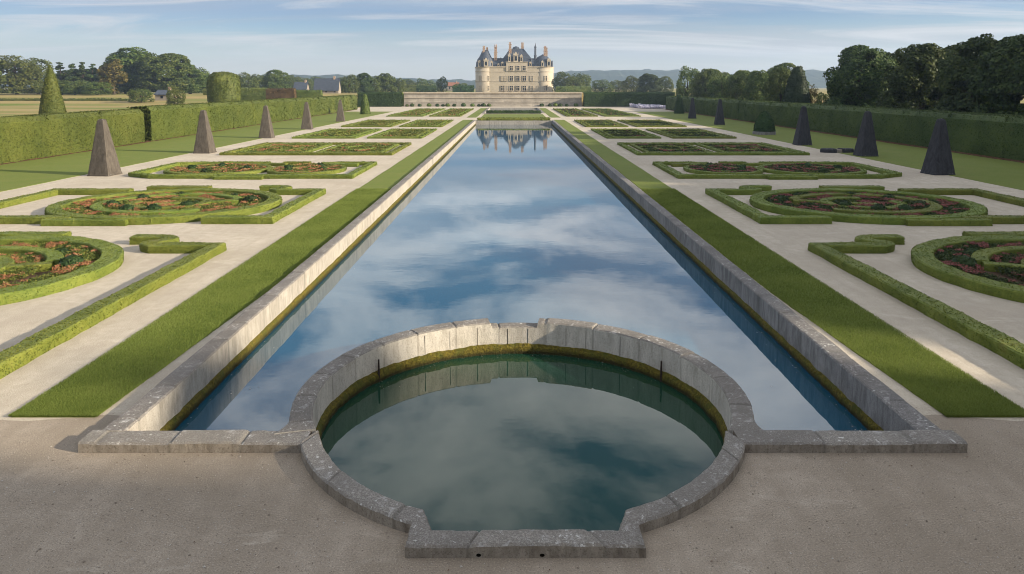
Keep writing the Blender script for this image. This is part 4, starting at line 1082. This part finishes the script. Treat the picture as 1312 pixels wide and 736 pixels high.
for i, (x, y, w, k, l) in enumerate(((882, 82, 40, 'round_mid', 'tallest tree where the right hedge turns'), (905, 86, 38, 'oak_mid', 'broad tree right of the tallest by the hedge turn'), (925, 91, 42, 'round_mid', 'rounded tree in the middle of the right row'),
        (950, 90, 46, 'oak_mid', 'broad tree in the middle of the right row'), (975, 88, 48, 'oak_mid', 'dark broad tree left of the blunt yew'), (1002, 86, 46, 'oak_mid', 'dark tree touching the blunt yew'),
        (1040, 106, 26, 'bush_gold', 'golden autumn tree right of the blunt yew'), (1056, 116, 26, 'round_mid', 'low bushy tree right of the golden tree'))):
    ptree(k, x, y, w, 911 * (62 + 3 * math.sin(i * 2.2)) / (x - 657), l, GR)
for i, (x, y, w, X, l) in enumerate(((1106, 56, 100, 63, 'first big dark tree of the right group, nearest the blue hills'), (1150, 64, 84, 69, 'dark tree half hidden between the two big right trees'), (1184, 51, 108, 63, 'second big dark tree of the right group'),
        (1225, 56, 84, 69, 'dark tree in the gap of the right group'), (1262, 42, 118, 64, 'third big dark tree of the right group'), (1322, 38, 124, 64, 'big dark tree cut by the right photo edge'))):
    ptree('oak_dark', x, y, w, 911 * X / (x - 657), l, GR)
# the same wood goes on beside and behind the camera on the right; it shades the garden
for row, X0 in ((0, 62), (1, 76), (2, 92)):
    for i in range(14):
        Y = -66 + i * 11.5 + 4 * math.sin(i * 2.3 + row)
        X = X0 + 3 * math.sin(i * 3.7 + row * 2)
        if X - 9 < .735 * Y + 3: continue
        hit = Y + .287 * X                                   # where its shadow crosses the canal axis; height shaped to steer the shade
        h = (30 + 2 * row if hit < 15.5 else 15.5 + 4.0 * row if hit < 26 else 20 + 4.5 * row) + 1.2 * math.sin(i * 1.9 + row)
        tree('oak_dark', X, Y, 0, h, 17 + 2 * math.sin(i), 'dark tree of the wood outside the photo on the right', 'trees of the wood outside the photo')
# second row inside the frame behind the visible trees
for i in range(14):
    Y = 128 + i * 13; X = 78 + .1 * i + 3 * math.sin(i * 2.1)
    if 1015 < 657 + 911 * X / Y < 1090: continue
    tree('oak_dark' if i < 6 else 'oak_mid', X, Y, 0, 13.2 + 1.0 * math.sin(i * 1.3), 15, 'dark tree in the second row behind the right trees', 'second row of trees on the right')

# low hedges and russet shrubs in the left fields
def phedge(x0, x1, ytop, Y, mat, label, w=3):
    a, zt = world_at(x0, ytop, Y); b, _ = world_at(x1, ytop, Y); z = ground_z((a + b) / 2, Y)
    me = hedge_mesh('field_hedge', [((a - b) / 2, 0), ((b - a) / 2, 0)], w, zt - z, M[mat], Y, leafscale=1.3, step=2.0, rough=2.5)
    o = link('field_hedge', me); o.location = ((a + b) / 2, Y, z); tag(o, label, 'hedge', 'low hedges in the fields')
phedge(-80, 165, 127, 300, 'hedge', 'long low field hedge before the pale trees on the far left')
phedge(262, 272, 114, 330, 'hedge', 'short stretch of hedge left of the drum topiary'); phedge(306, 345, 113, 300, 'hedge', 'sunlit clipped hedge right of the drum topiary')
phedge(342, 378, 114, 285, 'russet', 'russet brown shrub hedge behind the left hedge'); phedge(378, 412, 116, 290, 'tree_mid', 'green shrub hedge below the slate roofs')
phedge(512, 556, 109, 560, 'hedge', 'yellow green hedge in the field left of the chateau'); phedge(534, 559, 110, 500, 'dark_hedge', 'dark clipped hedge in the field left of the chateau'); phedge(580, 607, 110, 480, 'dark_hedge', 'dark clipped hedge at the foot of the left chateau tower')
phedge(712, 757, 111, 440, 'tree_mid', 'low hedge below the trees right of the chateau')
# houses
def house(px0, px1, yr, ye, Y, label, wallm='plaster', roofm='slate', gable=True, d=7):
    x0, zr = world_at(px0, yr, Y); x1, ze = world_at(px1, ye, Y); cx = (x0 + x1) / 2; w = (x1 - x0) / 2; z = ground_z(cx, Y)
    e = empty('house', (cx, Y, z), label, 'house', 'houses beyond the garden')
    ze -= z; zr -= z
    mb = MB(); mb.box(-w + .3, w - .3, .3, d - .3, -.5, ze)
    for s in (-1, 1):
        x = s * (w - .3); mb.add([(x, .3, ze), (x, d - .3, ze), (x, d / 2, zr - .3)], [(0, 1, 2)])
    mb.build('wall', M[wallm], e)
    mb = MB(); mb.add([(-w, -.3, ze - .3), (w, -.3, ze - .3), (w, d / 2, zr), (-w, d / 2, zr), (-w, d + .3, ze - .3), (w, d + .3, ze - .3), (-w, d / 2, zr + .2), (w, d / 2, zr + .2), (-w, -.3, ze - .1), (w, -.3, ze - .1), (-w, d + .3, ze - .1), (w, d + .3, ze - .1)],
        [(0, 1, 2, 3), (3, 2, 5, 4), (8, 6, 7, 9), (6, 10, 11, 7), (0, 8, 9, 1), (4, 5, 11, 10), (0, 3, 6, 8), (3, 4, 10, 6), (1, 9, 7, 2), (2, 7, 11, 5)])
    r = mb.build('roof', M[roofm], e)
    mb = MB(); mb.box(w * .5, w * .5 + .9, d / 2 - .5, d / 2 + .5, zr - .5, zr + 1.4); mb.build('chimney', M['brick'], r)
    k = max(1, int(2 * w / 4))
    for i in range(k):
        x = -w + (i + .5) * 2 * w / k; mb = MB(); mb.box(x - .5, x + .5, .22, .298, ze * .35, ze * .75); mb.build('window', M['glass'], e)
    return e
for i, (x, y, w, Y, k, l) in enumerate(((258, 93, 30, 640, 'round_mid', 'faint distant tree right of the big oak clump'), (276, 96, 34, 660, 'oak_mid', 'distant tree behind the drum topiary'), (300, 97, 30, 650, 'round_mid', 'distant tree just right of the drum topiary'), (336, 97, 30, 640, 'oak_mid', 'distant tree between the two dark trees left of the roofs'),
        (372, 96, 34, 680, 'oak_mid', 'distant tree behind the small slate roof'), (408, 97, 34, 690, 'round_mid', 'distant tree behind the slate barn ridge'), (438, 99, 28, 660, 'oak_mid', 'distant tree at the right end of the slate barn'), (522, 101, 26, 720, 'oak_mid', 'distant tree right of the far grove'), (552, 102, 26, 740, 'round_mid', 'distant tree in the gap left of the chateau'))):
    ptree(k, x, y, w, Y, l, GL)
house(401, 434, 101, 116, 400, 'slate roofed barn with pale gable beyond the left hedge'); house(375, 393, 105.5, 115, 415, 'small slate roofed house left of the barn')
house(572, 588, 106, 110, 640, 'pale low house in the field left of the chateau', roofm='tile'); house(197, 216, 116, 121, 300, 'small pale shed with slate roof before the oak clump')

# ------------------------------------------------------------------ hills
def ridge(name, y, x0, x1, hfun, depth):
    xs_ = np.linspace(x0, x1, 240); mb = MB()
    rows = []
    for f, hh in ((-1.0, 0), (-.6, .45), (-.25, .85), (0, 1), (.6, .7)):
        p = np.column_stack([xs_, np.full(240, y + f * depth), np.zeros(240)])
        h = np.array([hfun(v) for v in xs_]) * hh + 5
        h = h + hh * (vnoise(np.column_stack([xs_, xs_ * 0 + f * 40, xs_ * 0]), .02, 5) * 5 + vnoise(np.column_stack([xs_, xs_ * 0 + f * 90, xs_ * 0]), .07, 6) * 3.5)
        p[:, 2] = np.maximum(h, 4 if hh else 3); rows.append(p)
    mb.grid(np.array(rows)); return tag(mb.build(name, M['hill']), kind='structure')
def hr(x):
    return 57 * sstep(-150, 330, x) + 6 * math.sin(x / 190) + 4 * math.sin(x / 77) + 6
ridge('hills', 2700, -400, 3300, hr, 500)
def hl(x): return 31 + 7 * math.exp(-((x + 900) / 500) ** 2) + 5 * math.sin(x / 130)
ridge('hills', 2300, -3000, 150, hl, 450)

# ------------------------------------------------------------------ haze
mb = MB(); mb.box(-3800, 3800, -500, 3900, -2.6, 190)
hz = tag(mb.build('haze', None), kind='stuff')
hm = bpy.data.materials.new('haze'); hm.use_nodes = True; nt = hm.node_tree; nt.nodes.remove(nt.nodes['Principled BSDF'])
pv = nt.nodes.new('ShaderNodeVolumePrincipled'); pv.inputs['Color'].default_value = (.58, .76, 1, 1); pv.inputs['Density'].default_value = .00018; pv.inputs['Anisotropy'].default_value = .2
nt.links.new(pv.outputs[0], nt.nodes['Material Output'].inputs['Volume'])
hz.data.materials.clear(); hz.data.materials.append(hm)
hz['label'] = 'thin blue air over the distance'; hz['category'] = 'haze'

# ------------------------------------------------------------------ sky, sun, camera
sd = Vector((math.cos(SUN_EL) * math.cos(SUN_AZ), math.cos(SUN_EL) * math.sin(SUN_AZ), math.sin(SUN_EL)))
w = bpy.data.worlds.new('World'); scn.world = w; w.use_nodes = True; nt = w.node_tree; N = nt.nodes; L = nt.links
bg = N['Background']; bg.inputs['Strength'].default_value = .084
sky = N.new('ShaderNodeTexSky'); sky.sky_type = 'NISHITA'; sky.sun_disc = False; sky.sun_elevation = SUN_EL
sky.sun_rotation = math.atan2(sd.x, sd.y); sky.air_density = 1.0; sky.dust_density = 1.2; sky.ozone_density = 1.5
tc = N.new('ShaderNodeTexCoord'); sp = N.new('ShaderNodeSeparateXYZ'); L.new(tc.outputs['Generated'], sp.inputs[0])
def mth(op, a, b=None, clamp=False):
    x = N.new('ShaderNodeMath'); x.operation = op; x.use_clamp = clamp
    for i, v in enumerate((a, b)):
        if v is None: continue
        if isinstance(v, (int, float)): x.inputs[i].default_value = v
        else: L.new(v, x.inputs[i])
    return x.outputs[0]
def rmp(fac, stops):
    r = N.new('ShaderNodeValToRGB'); e = r.color_ramp.elements
    while len(e) < len(stops): e.new(.5)
    for el, (p, c) in zip(e, stops): el.position = p; el.color = (c, c, c, 1) if isinstance(c, (int, float)) else (*c, 1)
    L.new(fac, r.inputs[0]); return r.outputs[0]
zc = mth('MAXIMUM', sp.outputs[2], 0.0)
den = mth('ADD', zc, .10)
cmb = N.new('ShaderNodeCombineXYZ'); L.new(mth('DIVIDE', sp.outputs[0], den), cmb.inputs[0]); L.new(mth('DIVIDE', sp.outputs[1], den), cmb.inputs[1])
def nz(scale, detail, rough, off, st=(1, 1, 1), dist=.4):
    mp = N.new('ShaderNodeMapping'); mp.inputs['Location'].default_value = off; mp.inputs['Scale'].default_value = st; L.new(cmb.outputs[0], mp.inputs[0])
    x = N.new('ShaderNodeTexNoise'); x.inputs['Scale'].default_value = scale; x.inputs['Detail'].default_value = detail; x.inputs['Roughness'].default_value = rough; x.inputs['Distortion'].default_value = dist
    L.new(mp.outputs[0], x.inputs['Vector']); return x.outputs['Fac']
def mixc(fac, a, b, mode='MIX'):
    x = N.new('ShaderNodeMix'); x.data_type = 'RGBA'; x.blend_type = mode
    for v, i in ((fac, 0), (a, 6), (b, 7)):
        if isinstance(v, (int, float)): x.inputs[i].default_value = v
        elif isinstance(v, tuple): x.inputs[i].default_value = (*v, 1)
        else: L.new(v, x.inputs[i])
    return x.outputs[2]
c = sky.outputs[0]
c = mixc(rmp(zc, [(.012, .0), (.10, 1.0), (.16, .50), (.35, .54)]), c, (.29, .455, .75), 'MULTIPLY')             # clear blue above the horizon band
c = mixc(rmp(zc, [(.0, .8), (.03, .45), (.075, .06), (.30, 0.0)]), c, (3.9, 3.85, 3.8))
puff = rmp(nz(1.25, 9, .58, (2.3, 4.1, 0)), [(.43, 0.0), (.54, .65), (.66, 1.0)])
c = mixc(mth('MULTIPLY', puff, rmp(zc, [(.11, 0.0), (.165, .85), (.6, .95)])), c, (9.5, 9.4, 9.2))
far = rmp(nz(.75, 7, .6, (5.1, 2.7, 0), (.5, 1.0, 1)), [(.44, .0), (.62, .9)])
c = mixc(mth('MULTIPLY', far, rmp(zc, [(.11, 0.0), (.14, .75), (.19, .6), (.24, 0.0)])), c, (6.6, 6.7, 6.9))
right = rmp(mth('ADD', mth('MULTIPLY', sp.outputs[0], .8), .5), [(.2, .5), (.75, 1.0)])
low = rmp(zc, [(.012, 0.0), (.05, .8), (.115, .9), (.16, .2)])
veil = rmp(nz(.7, 8, .6, (7.3, 1.1, 0), (.38, 1.0, 1), .8), [(.38, 0.0), (.60, .95)])
c = mixc(mth('MULTIPLY', mth('MULTIPLY', veil, right), low), c, (2.75, 2.75, 2.95))
wisp = rmp(nz(1.15, 9, .62, (1.3, 6.1, 0), (.36, 1.0, 1), 1.2), [(.46, 0.0), (.66, .85)])
c = mixc(mth('MULTIPLY', wisp, low), c, (4.6, 4.4, 4.3))
L.new(c, bg.inputs['Color'])
ld = bpy.data.lights.new('sun', 'SUN'); ld.energy = 4.7; ld.angle = math.radians(.9); ld.color = (1.0, .875, .69)
lo = bpy.data.objects.new('sun', ld); COL.objects.link(lo); lo.rotation_euler = (-sd).to_track_quat('-Z', 'Y').to_euler(); lo.location = (60, -20, 60)
cd = bpy.data.cameras.new('camera'); cam = bpy.data.objects.new('camera', cd); COL.objects.link(cam)
cd.sensor_width = 36; cd.lens = F * 36 / 1312; cd.shift_x = -1 / 1312; cd.shift_y = (112 + F * math.tan(TH) - 368) / 1312
cd.clip_start = .1; cd.clip_end = 9000
cam.location = (CX, 0, H_CAM); cam.rotation_euler = (PI / 2 - TH, 0, 0); scn.camera = cam
vs = scn.view_settings; scn.display_settings.display_device = 'sRGB'; vs.view_transform = 'Standard'; vs.look = 'None'; vs.exposure = 1.1; vs.gamma = 1; vs.use_curve_mapping = False
scn.render.engine = 'CYCLES'; scn.cycles.pixel_filter_type = 'BLACKMAN_HARRIS'; scn.cycles.filter_width = 1.0
cy = scn.cycles; cy.max_bounces = 6; cy.diffuse_bounces = 3; cy.glossy_bounces = 3; cy.transmission_bounces = 3; cy.volume_bounces = 0; cy.transparent_max_bounces = 6
cy.use_denoising = True; cy.denoiser = 'OPENIMAGEDENOISE'; cy.use_adaptive_sampling = False; cy.sample_clamp_indirect = 4
cy.caustics_reflective = False; cy.caustics_refractive = False
